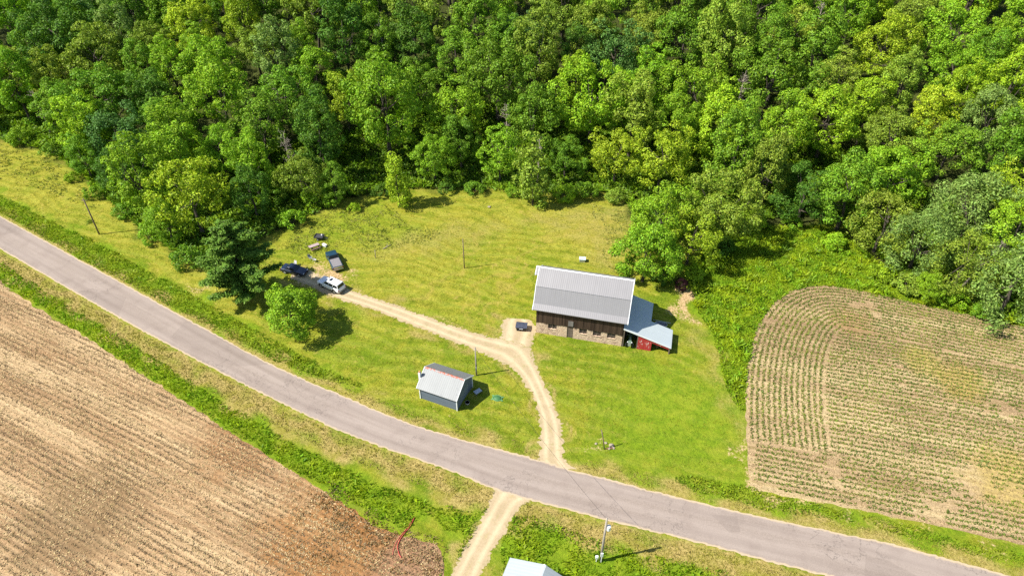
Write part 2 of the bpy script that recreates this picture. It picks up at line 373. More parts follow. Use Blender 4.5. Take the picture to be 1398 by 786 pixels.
BELT_E10 = [(925,648),(960,654),(1010,660),(1060,676),(1120,690),(1165,700),(1160,710),(1110,706),(1040,694),(980,678),(930,664)]
BELT_E20 = [(1178,704),(1240,716),(1320,738),(1398,757),(1500,784),(1500,800),(1398,772),(1300,748),(1220,726),(1180,712)]
LANE_WEED0 = [(600,786),(622,760),(636,730),(655,712),(664,700),(640,742),(628,760),(606,800),(596,830),(588,830)]
LUSH_E = [(945,410),(950,368),(965,322),(1010,305),(1060,312),(1140,312),(1195,356),(1260,390),(1330,418),(1400,436),(1500,462),(1500,476),(1398,447),(1330,433),(1250,415),(1150,394),(1100,393),(1060,412),(1034,450),(1021,502),(1018,552),(1010,560),(990,528),(985,500),(972,455),(955,430)]
LUSH_LOW = [(690,786),(684,740),(712,703),(760,715),(830,742),(930,768),(1000,786),(1000,850),(690,850)]
LUSH_MEADOW = [(390,330),(430,298),(500,275),(545,290),(560,310),(600,315),(585,330),(540,338),(500,345),(470,335),(430,350),(400,352)]
lush = np.maximum.reduce([zone(DITCH_N0, 1.5), zone(BELT_W0, 1.5), zone(BELT_E10, 1.2), zone(BELT_E20, 1.2), zone(LANE_WEED0, 1.2), .8*zone([(890,500),(1000,540),(1012,630),(1000,650),(900,640),(830,610),(850,540)], 8), zone(LUSH_E), zone(LUSH_LOW), .45*zone(LUSH_MEADOW, 4)])
dS = dist_line(road_s, wx, wy); dN = dist_line(road_n, wx, wy); onroad = sdist(road_poly, GX, GY)
south = inside(road_s+[(300, -300), (-300, -300)], GX, GY)
VERGE_S = np.clip(1.35-np.abs(dS-1.9)/2.0, 0, 1)*south
dry = np.maximum(np.maximum(VERGE_S*.95, np.clip(1.3-dN/1.7, 0, 1)*(~south)*.85), 0)
dry = np.maximum(dry, .5*zone([(700,300),(850,280),(862,330),(850,370),(820,372),(790,340),(770,320)], 5))
dry = np.maximum(dry, .45*zone([(560,315),(640,300),(700,310),(660,330),(600,345),(530,355),(490,345)], 5))
dry = np.maximum(dry, .5*zone([(945,450),(985,480),(1012,560),(1012,600),(1000,600),(985,560),(965,500),(940,470)], 2.5))
for st in (dA, dB, dL):
    dry = np.maximum(dry, np.clip(1.0-np.minimum(dist_line(st[0], wx, wy), dist_line(st[1], wx, wy))/1.1, 0, 1)*.9)
soil = zone([(914,414),(925,396),(938,394),(947,408),(946,438),(936,446),(922,432)], 3)*.62
soil = np.maximum(soil, .55*zone([(425,362),(445,360),(475,372),(490,392),(470,405),(425,395),(405,385)], 3))
soil = np.maximum(soil, .5*zone([(1012,600),(1022,600),(1032,664),(1012,662)], 1.5))
soil = np.maximum(soil, .40*zone([(255,378),(290,385),(300,405),(275,410),(250,395)], 3))
soil = np.maximum(soil, .42*zone([(806,604),(835,604),(838,618),(815,622),(800,614)], 2))
soil = np.maximum(soil, .45*zone([(1020,650),(1090,676),(1180,694),(1280,714),(1398,741),(1398,750),(1280,722),(1180,704),(1090,690),(1020,672)], 1.6))
soil = np.maximum(soil, .45*zone([(572,548),(622,566),(616,570),(570,553)], 1.0))
yellow = np.maximum.reduce([zone([(380,360),(430,270),(700,262),(850,265),(860,380),(720,360),(650,440),(480,400)], 12)*.62,
    zone([(-50,170),(60,205),(180,300),(330,390),(360,440),(480,530),(420,500),(250,390),(0,262),(-60,240)], 4)*.8,
    zone([(500,400),(600,440),(590,480),(470,470),(440,440)], 8)*.45])
yellow = np.maximum(yellow*(1-.8*zone([(740,470),(900,490),(1000,540),(1010,630),(900,640),(800,600)], 10)), 0)
track = np.zeros(GX.shape)
for ln in ([(640,440),(646,410),(662,385),(690,372),(718,362)],[(668,452),(672,420),(686,398),(706,385),(724,372)],[(690,365),(740,330),(800,312),(835,300)],[(500,415),(560,405),(610,380),(640,345),(660,318)]):
    track = np.maximum(track, np.clip(1-dist_line(smooth(atl(ln), 5), wx, wy)/.7, 0, 1)*.85)
def vattr(me, name, arr3):
    a = me.attributes.new(name, 'FLOAT_COLOR', 'POINT')
    q = np.ones((arr3[0].size, 4), np.float32)
    for i in range(3): q[:, i] = arr3[i].ravel()
    a.data.foreach_set('color', q.ravel())
vattr(me, 'zone', (lawn, lush, dry)); vattr(me, 'zone_more', (soil, yellow, track))

# ------------------------------------------------------------------ road, drives, fields
def strip(name, a, b, z, mat, n=7, step=.8, ragged=0.0, seed=0):
    L = max(len(a), len(b)); m = int(sum(math.dist(a[i], a[i+1]) for i in range(len(a)-1))/step)
    def samp(l):
        p = np.array(l); s = np.concatenate([[0], np.cumsum(np.hypot(*np.diff(p, axis=0).T))]); q = np.linspace(0, s[-1], m+1)
        return np.stack([np.interp(q, s, p[:,0]), np.interp(q, s, p[:,1])], 1)
    A, B = samp(a), samp(b); vs = []; u = []; al = []
    for i in range(m+1):
        w = np.linalg.norm(B[i]-A[i])+1e-6
        for k in range(n):
            t = k/(n-1)
            if ragged and k in (0, n-1):
                p0 = A[i] if k == 0 else B[i]
                t += ragged/w*(.5*nz(p0[0], p0[1], .5, seed)+.7*nz(p0[0], p0[1], 2.1, seed+5)+.5*nz(p0[0], p0[1], 5, seed+8))*(1 if k == 0 else -1)*1.6
            p = A[i]*(1-t)+B[i]*t; vs.append((p[0], p[1], z)); u.append(k/(n-1)); al.append(i*step)
    fs = [(i*n+k, i*n+k+1, (i+1)*n+k+1, (i+1)*n+k) for i in range(m) for k in range(n-1)]
    o = raw(name, vs, fs, mat)
    for nm, d in (('across', u), ('along', al)):
        at_ = o.data.attributes.new(nm, 'FLOAT', 'POINT'); at_.data.foreach_set('value', d)
    bm = bmesh.new(); bm.from_mesh(o.data); bmesh.ops.recalc_face_normals(bm, faces=bm.faces)
    if bm.faces[0].normal.z < 0: bmesh.ops.reverse_faces(bm, faces=bm.faces)
    bm.to_mesh(o.data); bm.free()
    return structure(o)
tag(strip('road', road_n, road_s, .024, ASPHALT, 9, .4, .18, 3), 'pale worn asphalt country road curving across the valley', 'road')
tag(strip('driveway', *dA, .012, GRAVEL, 7, .2, .45, 7), 'sandy gravel driveway from the road to the parked vehicles', 'driveway')
tag(strip('barn_turnout', *dB, .008, GRAVEL, 7, .2, .55, 9), 'short gravel spur of the driveway beside the barn', 'driveway')
tag(strip('field_lane', *dL, .016, GRAVEL2, 7, .2, .4, 12), 'gravel lane leaving the lower side of the road', 'lane')
def sheet(name, poly, z, mat, rag=.5, seed=1):
    p = resample(poly, .6, True)
    q = [(x+rag*nz(x, y, .7, seed), y+rag*nz(x, y, .7, seed+9), z) for x, y in p]
    o = raw(name, q, [tuple(range(len(q)))], mat)
    if o.data.polygons[0].normal.z < 0: o.data.flip_normals()
    return structure(o)
def heading(a, b): v = at(*b)-at(*a); return math.atan2(v.y, v.x)
ROW_W = heading((180,560),(420,676)); ROW_E = heading((1100,470),(1398,522))
pw = at(470, 735); pw2 = at(455,700)
SOIL_W = soil_material('stubble_soil', ROW_W, .76, (.275,.160,.078), (.385,.25,.13), (.50,.36,.195), (.155,.10,.045), .65,
                       [(pw.x, pw.y, 12, (.33,.155,.05)), (*at(540,705)[:2], 8, (.32,.15,.05)), (*at(560,770)[:2], 6, (.33,.19,.11)), (*at(330,610)[:2], 7, (.33,.175,.075)), (*at(110,705)[:2], 9, (.24,.155,.075))])
SOIL_E = soil_material('crop_soil', ROW_E, 1.0, (.265,.17,.092), (.38,.265,.145), (.47,.36,.19), (.17,.13,.04), .25,
                       [(*at(1310,520)[:2], 5, (.42,.30,.08)), (*at(1385,655)[:2], 7, (.45,.33,.10)), (*at(1165,440)[:2], 4, (.36,.22,.10)), (*at(1260,495)[:2], 4, (.44,.34,.10))])
tag(sheet('stubble_field', field_w, .006, SOIL_W, .5, 2), 'bare tan field with faint seed rows below the road', 'field')
tag(sheet('crop_field', field_e, .006, SOIL_E, .35, 4), 'tan field soil under the curved green crop rows', 'field')

# ------------------------------------------------------------------ scattered ground cover (stuff)
def rand_in(poly, n):
    p = np.array(poly); lo, hi = p.min(0), p.max(0); out = []
    tot = 0
    while tot < n:
        X = rng.uniform(lo[0], hi[0], n*2); Y = rng.uniform(lo[1], hi[1], n*2); k = inside(poly, X, Y)
        out.append(np.stack([X[k], Y[k]], 1)); tot += int(k.sum())
        if k.sum() == 0: break
    return np.concatenate(out)[:n]
def blades(P, h, w, lean=.6, per=3, z0=None, broad=False):
    """tufts: per upright/leaning quads at every point of P (n,2)"""
    n = len(P); P = np.repeat(P, per, 0); m = len(P)
    hh = np.repeat(h, per) if np.ndim(h) else np.full(m, h)
    hh = hh*rng.uniform(.55, 1.15, m); ww = w*rng.uniform(.6, 1.3, m)
    a = rng.uniform(0, 2*np.pi, m); b = rng.uniform(0, 2*np.pi, m); ln = rng.uniform(.1, lean, m)*hh*(1.6 if broad else 1)
    off = rng.normal(0, w*.7, (m, 2)); x = P[:,0]+off[:,0]; y = P[:,1]+off[:,1]
    z = hz(x, y) if z0 is None else np.full(m, z0)
    wx_, wy_ = np.cos(a)*ww/2, np.sin(a)*ww/2; tx, ty = np.cos(b)*ln, np.sin(b)*ln
    Q = np.empty((m, 4, 3)); s = .55 if not broad else .9
    zb = z-.02 if not broad else z+hh*.35
    Q[:,0] = np.stack([x-wx_, y-wy_, zb], 1); Q[:,1] = np.stack([x+wx_, y+wy_, zb], 1)
    Q[:,2] = np.stack([x+wx_*s+tx, y+wy_*s+ty, z+hh], 1); Q[:,3] = np.stack([x-wx_*s+tx, y-wy_*s+ty, z+hh], 1)
    return Q
G_LUSH = leaf_material('lush_grass', False, (.20,.32,.014), .4, .35, ((.31,.37,.02), .25), up=.8)
G_WEED = leaf_material('weeds', False, (.205,.345,.012), .45, .38, ((.33,.42,.012), .35), up=.8)
G_DRY = leaf_material('dry_grass', False, (.38,.30,.10), .3, .25, ((.25,.23,.03), .3), up=.62)
G_LAWN = leaf_material('lawn_grass', False, (.16,.185,.008), .4, .3, ((.32,.27,.025), .2), up=.62)
G_MEAD = leaf_material('meadow_grass', False, (.20,.24,.035), .35, .3, ((.32,.30,.08), .4), up=.62)
G_CROP = leaf_material('crop_leaves', False, (.125,.170,.026), .4, .3, ((.185,.225,.03), .15), up=.62)
G_SEED = leaf_material('seedlings', False, (.12,.11,.025), .35, .3, up=.62)
G_FLOOR = leaf_material('undergrowth', False, (.12,.21,.010), .4, .35, ((.19,.30,.012), .2), up=.62)
def band(line, d0, d1, side, k0=0.0, k1=1.0):
    p = np.array(resample(line, 1.0)); p = p[int(len(p)*k0):max(int(len(p)*k1), int(len(p)*k0)+3)]
    t = np.gradient(p, axis=0); t /= np.linalg.norm(t, axis=1)[:,None]; nrm = np.stack([-t[:,1], t[:,0]], 1)*side
    return [tuple(q) for q in p+nrm*d0]+[tuple(q) for q in (p+nrm*d1)[::-1]]
def stuff(name, Q, mat, label, cat='grass'):
    o = link(name, quads_mesh(name, np.concatenate(Q), mat)); return tag(o, label, cat, kind='stuff')
def area(poly):
    p = np.array(poly); return abs(np.sum(p[:,0]*np.roll(p[:,1],-1)-p[:,1]*np.roll(p[:,0],-1)))/2
def thin(P, s, lo, seed): # drop points by noise for gaps
    k = np.array([nz(x, y, s, seed) > lo for x, y in P]); return P[k]
def clumpy(P, h, s=.6, seed=0): return np.array([h*(.65+.7*(nz(x, y, s, seed)+.5)) for x, y in P])
# tall grass in the north ditch, weed belts along the fields
DITCH_N, BELT_W, BELT_E1, BELT_E2, LANE_WEED = DITCH_N0, BELT_W0, BELT_E10, BELT_E20, LANE_WEED0
def wobble(p, a=.55, f=.45):
    p = resample([tuple(q) for q in p], .7, True)
    return [(x+a*(nz(x, y, f, 61)+.6*nz(x, y, f*3, 62)), y+a*(nz(x, y, f, 63)+.6*nz(x, y, f*3, 64))) for x, y in p]
def fill(poly, dens, h, w, per=3, lean=.7, gap=None, s=.6, seed=0, broad=False):
    poly = smooth(atl(poly), 3, True) if poly and max(max(map(abs, p)) for p in poly) > 130 else poly
    poly = wobble(poly)
    P = rand_in(poly, int(area(poly)*dens))
    if gap is not None: P = thin(P, .5, gap, seed)
    return blades(P, clumpy(P, h, s, seed), w, lean, per, broad=broad)
stuff('ditch_grass', [fill(DITCH_N, 22, .24, .085, seed=1), fill(DITCH_N, 2.5, .36, .13, 2, seed=3, broad=True, gap=-.1)], G_LUSH, 'tall green grass filling the ditch on the upper side of the road')
stuff('field_edge_weeds', [fill(BELT_W, 22, .26, .085, seed=5), fill(BELT_W, 3, .40, .14, 2, seed=6, broad=True, gap=-.1)], G_WEED, 'dense green weeds between the road verge and the bare field', 'weeds')
stuff('crop_edge_grass', [fill(BELT_E1, 22, .24, .085, seed=7), fill(BELT_E2, 22, .24, .085, seed=8), fill(BELT_E1, 2, .34, .14, 2, broad=True)], G_LUSH, 'green grass belt between the road and the crop field')
stuff('lane_weeds', [fill(LANE_WEED, 20, .26, .09, seed=9, gap=-.15), fill(LUSH_LOW, 22, .24, .09, seed=11, gap=-.35), fill(LUSH_LOW, 3.5, .38, .14, 2, seed=12, broad=True, gap=-.05)], G_WEED, 'green weeds around the lower gravel lane and white roofed building', 'weeds')
VS = band(road_s, .5, 3.4, -1); VN = band(road_n, .35, 2.1, 1)
if not inside(VS, np.array([at(400,575).x]), np.array([at(400,575).y]))[0]: VS = band(road_s, .5, 3.4, 1)
if inside(road_poly, *[np.array([q]) for q in np.mean(np.array([VN[3], VN[-4]]), axis=0)])[0]: VN = band(road_n, .35, 2.1, -1)
def keep_off(P, m=.15):
    k = np.ones(len(P), bool)
    for st in (dA, dB, dL): k &= ~(sdist(st[0]+st[1][::-1], P[:,0], P[:,1]) > m)
    k &= ~(sdist(road_poly, P[:,0], P[:,1]) > m)
    return P[k]
def tufts(poly, dens, h, w, per=2, gap=None, seed=0, lean=1.0):
    P = keep_off(rand_in(poly, int(area(poly)*dens)))
    if gap is not None: P = thin(P, .35, gap, seed)
    return blades(P, clumpy(P, h, .8, seed), w, lean, per)
stuff('verge_grass', [tufts(VS, 22, .13, .10, seed=21), tufts(VN, 18, .12, .10, seed=22, gap=-.2)], G_DRY, 'short dry straw coloured grass on the road verges')
LAWN_ALL = smooth(atl([(-150,150),(0,196),(60,212),(150,290),(260,368),(340,420),(350,340),(430,300),(560,266),(700,268),(845,272),(866,350),(930,400),(960,460),(1005,560),(1015,640),(925,650),(800,610),(700,600),(560,560),(440,495),(250,392),(0,262),(-150,190)]), 3, True)
stuff('lawn_tufts', [tufts(LAWN_ALL, 7, .07, .11, 2, seed=25, gap=-.12)], G_LAWN, 'short rough tufts standing in the mown lawn')
MEAD = smooth(atl(LUSH_MEADOW), 3, True); MEAD2 = smooth(atl([(-120,150),(0,195),(50,210),(100,240),(140,285),(100,275),(60,262),(20,250),(-60,230)]), 3, True)
MEAD3 = smooth(atl([(810,275),(850,270),(866,330),(862,372),(835,370),(815,330)]), 3, True)
stuff('meadow_grass', [tufts(MEAD, 8, .18, .12, 3, seed=27, gap=-.22), tufts(MEAD2, 5, .22, .13, 3, seed=28, gap=-.1), tufts(MEAD3, 5, .2, .12, 3, seed=29, gap=-.1)], G_MEAD, 'rough unmown pale green grass at the edges of the lawn')
BE = smooth(atl(LUSH_E), 3, True)
stuff('bramble_thicket', [tufts(BE, 22, .3, .09, 3, seed=31), fill(BE, 7, .36, .14, 3, seed=32, broad=True, gap=-.1, s=.3), fill(BE, 12, .8, .15, 3, seed=33, broad=True, gap=.22, s=.25)], G_WEED, 'bright green waist high weeds between barn, wood and crop field', 'weeds')
fe = np.array(rand_in(smooth(atl([(-150,130),(0,190),(60,206),(110,238),(165,290),(215,328),(268,360),(310,370),(352,328),(425,294),(480,270),(560,258),(640,258),(780,266),(850,266),(880,330),(950,318),(1060,300),(1140,296),(1200,352),(1260,392),(1330,418),(1398,436),(1500,466),(1500,400),(1330,330),(1200,250),(900,180),(600,180),(300,220),(0,120),(-150,80)]), 2, True), 36000))
stuff('undergrowth', [blades(fe, clumpy(fe, .8, .3, 3), .3, .8, 4, broad=True)], G_FLOOR, 'dark green undergrowth along the foot of the wood', 'undergrowth')
FL = smooth(atl([(395,690),(440,668),(520,724),(590,745),(604,786),(560,786),(430,770),(400,740)]), 3, True)
G_RUST = leaf_material('dead_weeds', False, (.27,.16,.06), .35, .2, ((.36,.26,.14), .4), up=.62)
FL2 = smooth(atl([(420,672),(450,655),(540,715),(600,735),(612,760),(600,786),(590,800),(560,770),(480,740)]), 3, True)
stuff('dead_weeds', [tufts(FL, 7, .16, .12, 3, seed=35, gap=-.05), tufts(FL2, 12, .18, .11, 3, seed=36, gap=-.2)], G_RUST, 'dead orange brown weeds in the corner of the bare field', 'weeds')

# crop rows
def row_points(lines, step, jit, dens_seed, thr):
    out = []
    for ln in lines:
        if len(ln) < 2: continue
        p = np.array(resample(ln, step)); p = p+rng.normal(0, jit, p.shape)
        k = np.array([nz(x, y, .11, dens_seed)+.45*nz(x, y, .5, dens_seed+3) > thr for x, y in p]); out.append(p[k])
    return np.concatenate([o for o in out if len(o)])
edge = np.array(resample(fe_edge, .8))
tv = np.gradient(edge, axis=0); tv /= np.linalg.norm(tv, axis=1)[:,None]; nv = np.stack([tv[:,1], -tv[:,0]], 1)
kk = np.ones(5)/5
head = []; NR = 13; SP = .78
iend = int(np.argmin(np.hypot(edge[:,0]-at(1019,598).x, edge[:,1]-at(1019,598).y)))
for r in range(NR):
    q = edge+nv*(r*SP+.7)
    for _ in range(6):
        q2 = q.copy(); q2[2:-2,0] = np.convolve(q[:,0], kk, 'valid'); q2[2:-2,1] = np.convolve(q[:,1], kk, 'valid'); q = q2
    head.append([tuple(v) for v in q[iend:]])
inner_poly = [tuple(v) for v in (edge+nv*(NR*SP+.7))[iend:]]+atl([(1600,808),(1500,775),(1398,742),(1280,714),(1180,694),(1090,676),(1030,656),(1032,606)])
du = np.array([math.cos(ROW_E), math.sin(ROW_E)]); dn_ = np.array([-du[1], du[0]]); o0 = np.array(at(1200,560)[:2])
inner = []
for r in range(-60, 60):
    t = np.arange(-60, 90, .15); p = o0+dn_*r*SP+du*t[:,None]+np.stack([0*t, 0*t], 1)
    p = p+dn_*(.5*np.sin(t*.05+1)[:,None]+.004*(np.maximum(-t-5, 0)[:,None]))
    k = inside(inner_poly, p[:,0], p[:,1])
    if k.sum() > 4: inner.append(p[k])
hp = row_points(head, .15, .035, 41, -.62)
ip = np.concatenate(inner); ip = ip+rng.normal(0, .05, ip.shape)
ip = ip[np.array([nz(x, y, .11, 43)+.5*nz(x, y, .6, 47) > -.48 for x, y in ip])]
CP = np.concatenate([hp, ip])
stuff('crop_rows', [blades(CP+rng.normal(0, .05, CP.shape), .20*np.ones(len(CP))*rng.uniform(.5, 1.4, len(CP)), .15, 1.2, 4, 0.0)], G_CROP, 'rows of young green crop plants curving round the field end', 'crop')
du = np.array([math.cos(ROW_W), math.sin(ROW_W)]); dn_ = np.array([-du[1], du[0]]); o0 = np.array(at(250,650)[:2]); wp = []
for r in range(-70, 70):
    t = np.arange(-80, 80, .3); p = o0+dn_*r*.76+du*t[:,None]; p = p+dn_*(.9*np.sin(t*.03+r*.01)[:,None])
    wp.append(p[inside(field_w, p[:,0], p[:,1])])
wp = np.concatenate(wp); wp = wp+rng.normal(0, .04, wp.shape)
wp = wp[np.array([nz(x, y, .06, 51)+.5*nz(x, y, .45, 57) > -.02 for x, y in wp])]
stuff('seedling_rows', [blades(wp, .08*np.ones(len(wp)), .11, 1.3, 2, 0.0)], G_SEED, 'sparse seedlings in faint rows on the bare lower field', 'crop')

# straw residue and clods on both fields
def flats(P, size, z=.03):
    m = len(P); N = rng.normal(0, .35, (m, 3))+np.array([0, 0, 1.0])
    return leaf_quads(np.concatenate([P, np.full((m, 1), z)], 1), N, size, .45)
def leaf_quads(C, N, size, aspect=.6):
    m = len(C); N = N/np.linalg.norm(N, axis=1)[:,None]
    r = rng.normal(size=(m, 3)); T = np.cross(N, r); T /= np.linalg.norm(T, axis=1)[:,None]+1e-9; B = np.cross(N, T)
    a = (size*rng.uniform(.6, 1.25, m))[:,None]; b = a*aspect
    fold = N*a*.18
    return np.stack([C-T*a, C-B*b+fold, C+T*a, C+B*b+fold], 1)
G_STRAW = leaf_material('straw', False, (.46,.33,.17), .4, .1, ((.37,.25,.12), .2), up=.5)
G_CLOD = leaf_material('clods', False, (.17,.11,.055), .5, 0.0, ((.23,.155,.075), .3), up=.3)
def row_scatter(field, n, hd, pitch, spread, seed, half):
    P = rand_in(field, n); P = P[(np.abs(P[:,0]) < 95) & (P[:,1] > 32)]; d = np.array([math.cos(hd), math.sin(hd)]); m = np.array([-d[1], d[0]])
    u = P@d; v = P@m; v = (np.round(v/pitch)+half)*pitch+rng.normal(0, spread, len(v))
    k = np.array([nz(a*.08, b*.5, 1, seed)+.5*nz(a*.5, b, 1, seed+2) > -.05 for a, b in zip(u, v)]); P = d*u[:,None]+m*v[:,None]; P = P[k]
    return P[inside(field, P[:,0], P[:,1])]
pE = rand_in(field_e, 20000); q1 = rand_in(field_w, 16000); q2 = rand_in(field_w, 9000)
stuff('straw_residue', [flats(row_scatter(field_w, 52000, ROW_W, .76, .13, 71, .5), .14), flats(q1, .13), flats(pE[:11000], .12)], G_STRAW, 'pale straw residue scattered over the tilled fields', 'straw')
stuff('soil_clods', [flats(row_scatter(field_w, 60000, ROW_W, .76, .09, 81, 0), .12, .05), flats(q2, .11, .05), flats(pE[11000:], .10, .04)], G_CLOD, 'dark soil clods scattered over the tilled fields', 'soil')

# ------------------------------------------------------------------ trees
def leaf_quads(C, N, size, aspect=.6):
    m = len(C); N = N/np.linalg.norm(N, axis=1)[:,None]
    r = rng.normal(size=(m, 3)); T = np.cross(N, r); T /= np.linalg.norm(T, axis=1)[:,None]+1e-9; B = np.cross(N, T)
    a = (size*rng.uniform(.6, 1.25, m))[:,None]; b = a*aspect
    fold = N*a*.18
    return np.stack([C-T*a, C-B*b+fold, C+T*a, C+B*b+fold], 1)
def sph(n):
    v = rng.normal(size=(n, 3)); return v/np.linalg.norm(v, axis=1)[:,None]
def crown(rx, rz, zc, lobes, leaf, lobe_r=(.22,.38), dens=7.5, low=-.35, droop=0.0, aspect=.62, stretch=1.0, fill_=.6, taper=0.0):
    out = []; cl = []
    ph = rng.uniform(0, 6.28, 4)
    for i in range(lobes):
        for _ in range(20):
            d = sph(1)[0]
            if d[2] > low: break
        th = math.atan2(d[1], d[0])
        k = 1+.16*math.sin(2*th+ph[0])+.12*math.sin(3*th+ph[1]+d[2]*2)+.1*math.sin(5*th+ph[2])
        s = rng.uniform(fill_, 1.0)**.6*k
        if taper: k2 = 1-taper*(d[2]*.5+.5); s2 = s*k2
        else: s2 = s
        c = np.array([d[0]*rx*s2, d[1]*rx*s2, d[2]*rz*s+zc]); r = rx*rng.uniform(*lobe_r)*(1-.3*taper*(d[2]*.5+.5))
        cl.append((c, r, d))
    for c, r, d in cl:
        n = int(dens*r*r/(leaf*leaf)*.5)
        D = sph(n*2); D = D[(D@d) > -.35][:n]
        rr = r*rng.uniform(.72, 1.06, len(D))[:,None]
        P = c+D*rr*np.array([1, 1, .78*stretch])
        P[:,2] -= droop*np.abs(rng.normal(0, 1, len(D)))*r*.5
        out.append(leaf_quads(P, D*.85+rng.normal(0, .42, D.shape)+np.array([0, 0, .3]), leaf, aspect))
    return np.concatenate(out), cl
def limbs(trunk_h, r0, cl, k=7, lean=(0,0), wob=.25):
    mb = MB(); pts = []; rad = []
    for i in range(6):
        t = i/5; pts.append((lean[0]*t+rng.normal(0, wob)*t, lean[1]*t+rng.normal(0, wob)*t, -.3+t*(trunk_h+.3))); rad.append(r0*(1.25-t*.95) if i else r0*1.5)
    mb.tube(pts, rad, 8)
    ch = rng.permutation(len(cl))[:k] if len(cl) else []
    for j in ch:
        c = cl[j][0]; t = rng.uniform(.35, .85); b = Vector(pts[0]).lerp(Vector(pts[-1]), t)
        mid = b.lerp(Vector(c), .5)+Vector((0, 0, -.35)); mb.tube([b, mid, c], [r0*.42, r0*.27, r0*.08], 6)
    return mb
PROTO = {}
def proto(kind, i, rx, rz, zc, lobes, leaf, th, r0, **kw):
    Q, cl = crown(rx, rz, zc, lobes, leaf, **kw)
    me = quads_mesh('crown', Q, LEAF); mb = limbs(th, r0, cl)
    tm = bpy.data.meshes.new('trunk'); tm.from_pydata([tuple(v) for v in mb.v], [], mb.f); tm.materials.append(BARK); tm.update()
    PROTO[(kind, i)] = (me, tm, rx, zc, rz)
K = dict(low=-.85, fill_=.55)
for i in range(5): proto('rounded', i, 4.5, 4.9, 6.6, 105, .155, 8, .24, lobe_r=(.11,.27), **K)
for i in range(4): proto('broad', i, 5.5, 4.8, 6.9, 130, .155, 8, .28, lobe_r=(.09,.23), **K)
for i in range(4): proto('tall', i, 3.5, 5.9, 7.6, 105, .155, 9, .2, lobe_r=(.13,.31), **K)
for i in range(3): proto('loose', i, 4.6, 4.9, 6.6, 96, .155, 8, .2, lobe_r=(.11,.25), dens=6.0, fill_=.4, low=-.8)
for i in range(3): proto('drooping', i, 5.0, 4.7, 5.4, 95, .21, 7, .24, lobe_r=(.14,.27), dens=7.5, droop=.8, aspect=.36, low=-.8)
for i in range(2): proto('slim', i, 2.15, 4.7, 4.7, 84, .14, 7, .10, lobe_r=(.18,.42), dens=6.5, fill_=.35, low=-.95, taper=.45)
for i in range(3): proto('bush', i, 2.4, 1.7, 1.5, 38, .17, 1.6, .08, lobe_r=(.2,.38), low=-.5)
proto('small', 0, 3.8, 3.7, 4.2, 84, .155, 5.0, .17, lobe_r=(.17,.32), low=-.75)
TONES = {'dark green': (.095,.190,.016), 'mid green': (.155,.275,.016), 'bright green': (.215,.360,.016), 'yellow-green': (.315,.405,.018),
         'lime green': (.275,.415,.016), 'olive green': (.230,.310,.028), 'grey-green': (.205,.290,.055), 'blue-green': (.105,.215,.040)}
NAMES = {'rounded': 'round-crowned', 'broad': 'broad-crowned', 'tall': 'oval', 'loose': 'loose-crowned', 'drooping': 'feathery drooping', 'slim': 'slim', 'small': 'small round'}
TREES = []
def tree(x, y, z, kind, i, s, tone, label=None, group=None, sz=1.0, name='broadleaf_tree', jitter=.12):
    i = i % sum(1 for k in PROTO if k[0] == kind)
    me, tm, rx, zc, rz = PROTO[(kind, i)]
    rt = empty(name, (x, y, z), random.uniform(0, 6.28))
    cr = link('crown', me, rt); tr = link('trunk', tm, rt)
    s2 = s*random.uniform(.94, 1.06)
    for o in (cr, tr): o.scale = (s2, s2, s*sz)
    c = TONES[tone]; j = random.uniform(1-jitter, 1+jitter)
    cr.color = (c[0]*j*random.uniform(.93, 1.07), c[1]*j, c[2]*j, 1)
    rt['category'] = 'shrub' if kind == 'bush' else 'tree'
    if label: rt['label'] = label
    if group: rt['group'] = group
    TREES.append((x, y, rx*s, rt, kind, tone, (x, y, z+zc*s*sz)))
    return rt
def at_crown(px, py, kind, i, s, tone, label, sz=1.0, **kw):
    """tree whose crown centre is seen at that survey point"""
    i = i % sum(1 for k in PROTO if k[0] == kind)
    zc = PROTO[(kind, i)][3]*s*sz
    x, y, z = on_terrain(px, py, zc)
    return tree(x, y, z, kind, i, s, tone, label, sz=sz, **kw)
# hand-placed trees of the wood's edge
at_crown(258, 262, 'loose', 0, 1.4, 'yellow-green', 'big bright yellow-green tree at the wood corner nearest the road', jitter=0)
at_crown(226, 300, 'rounded', 1, .72, 'bright green', 'low bright green tree at the foot of the big yellow-green tree')
at_crown(170, 236, 'rounded', 2, .98, 'dark green', 'dense dark green tree at wood edge above the leftmost pole')
at_crown(112, 212, 'tall', 1, .75, 'mid green', 'narrow mid green tree between the leftmost pole and the top of the meadow')
at_crown(212, 135, 'tall', 2, 1.1, 'dark green', 'tall dark green tree with a shaded hollow at its right side')
at_crown(300, 205, 'rounded', 3, .95, 'bright green', 'bright green round tree just above the big yellow-green tree')
at_crown(410, 240, 'loose', 1, .95, 'olive green', 'straggly olive tree behind the shrubs above the dark pickup')
at_crown(455, 250, 'rounded', 0, .68, 'mid green', 'small mid green tree at the lawn corner above the dark cart')
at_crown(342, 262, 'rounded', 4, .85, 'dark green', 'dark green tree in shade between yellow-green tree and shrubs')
at_crown(396, 424, 'small', 0, .98, 'bright green', 'lone round green tree by the ditch below the parked cars', name='lone_tree', jitter=0)
at_crown(542, 246, 'slim', 0, 1.3, 'yellow-green', 'slender yellow-green tree casting a shadow on the upper lawn', jitter=0)
at_crown(592, 214, 'rounded', 1, .88, 'bright green', 'vivid green round tree at lawn edge right of the slender yellow-green tree', jitter=0)
at_crown(628, 190, 'tall', 0, .9, 'mid green', 'mid green oval tree behind the middle of the lawn edge')
at_crown(682, 208, 'tall', 3, .92, 'bright green', 'upright bright green tree just left of the pale slim tree')
at_crown(728, 234, 'slim', 1, 1.6, 'olive green', 'pale olive slim tree standing forward at middle of lawn edge', jitter=0)
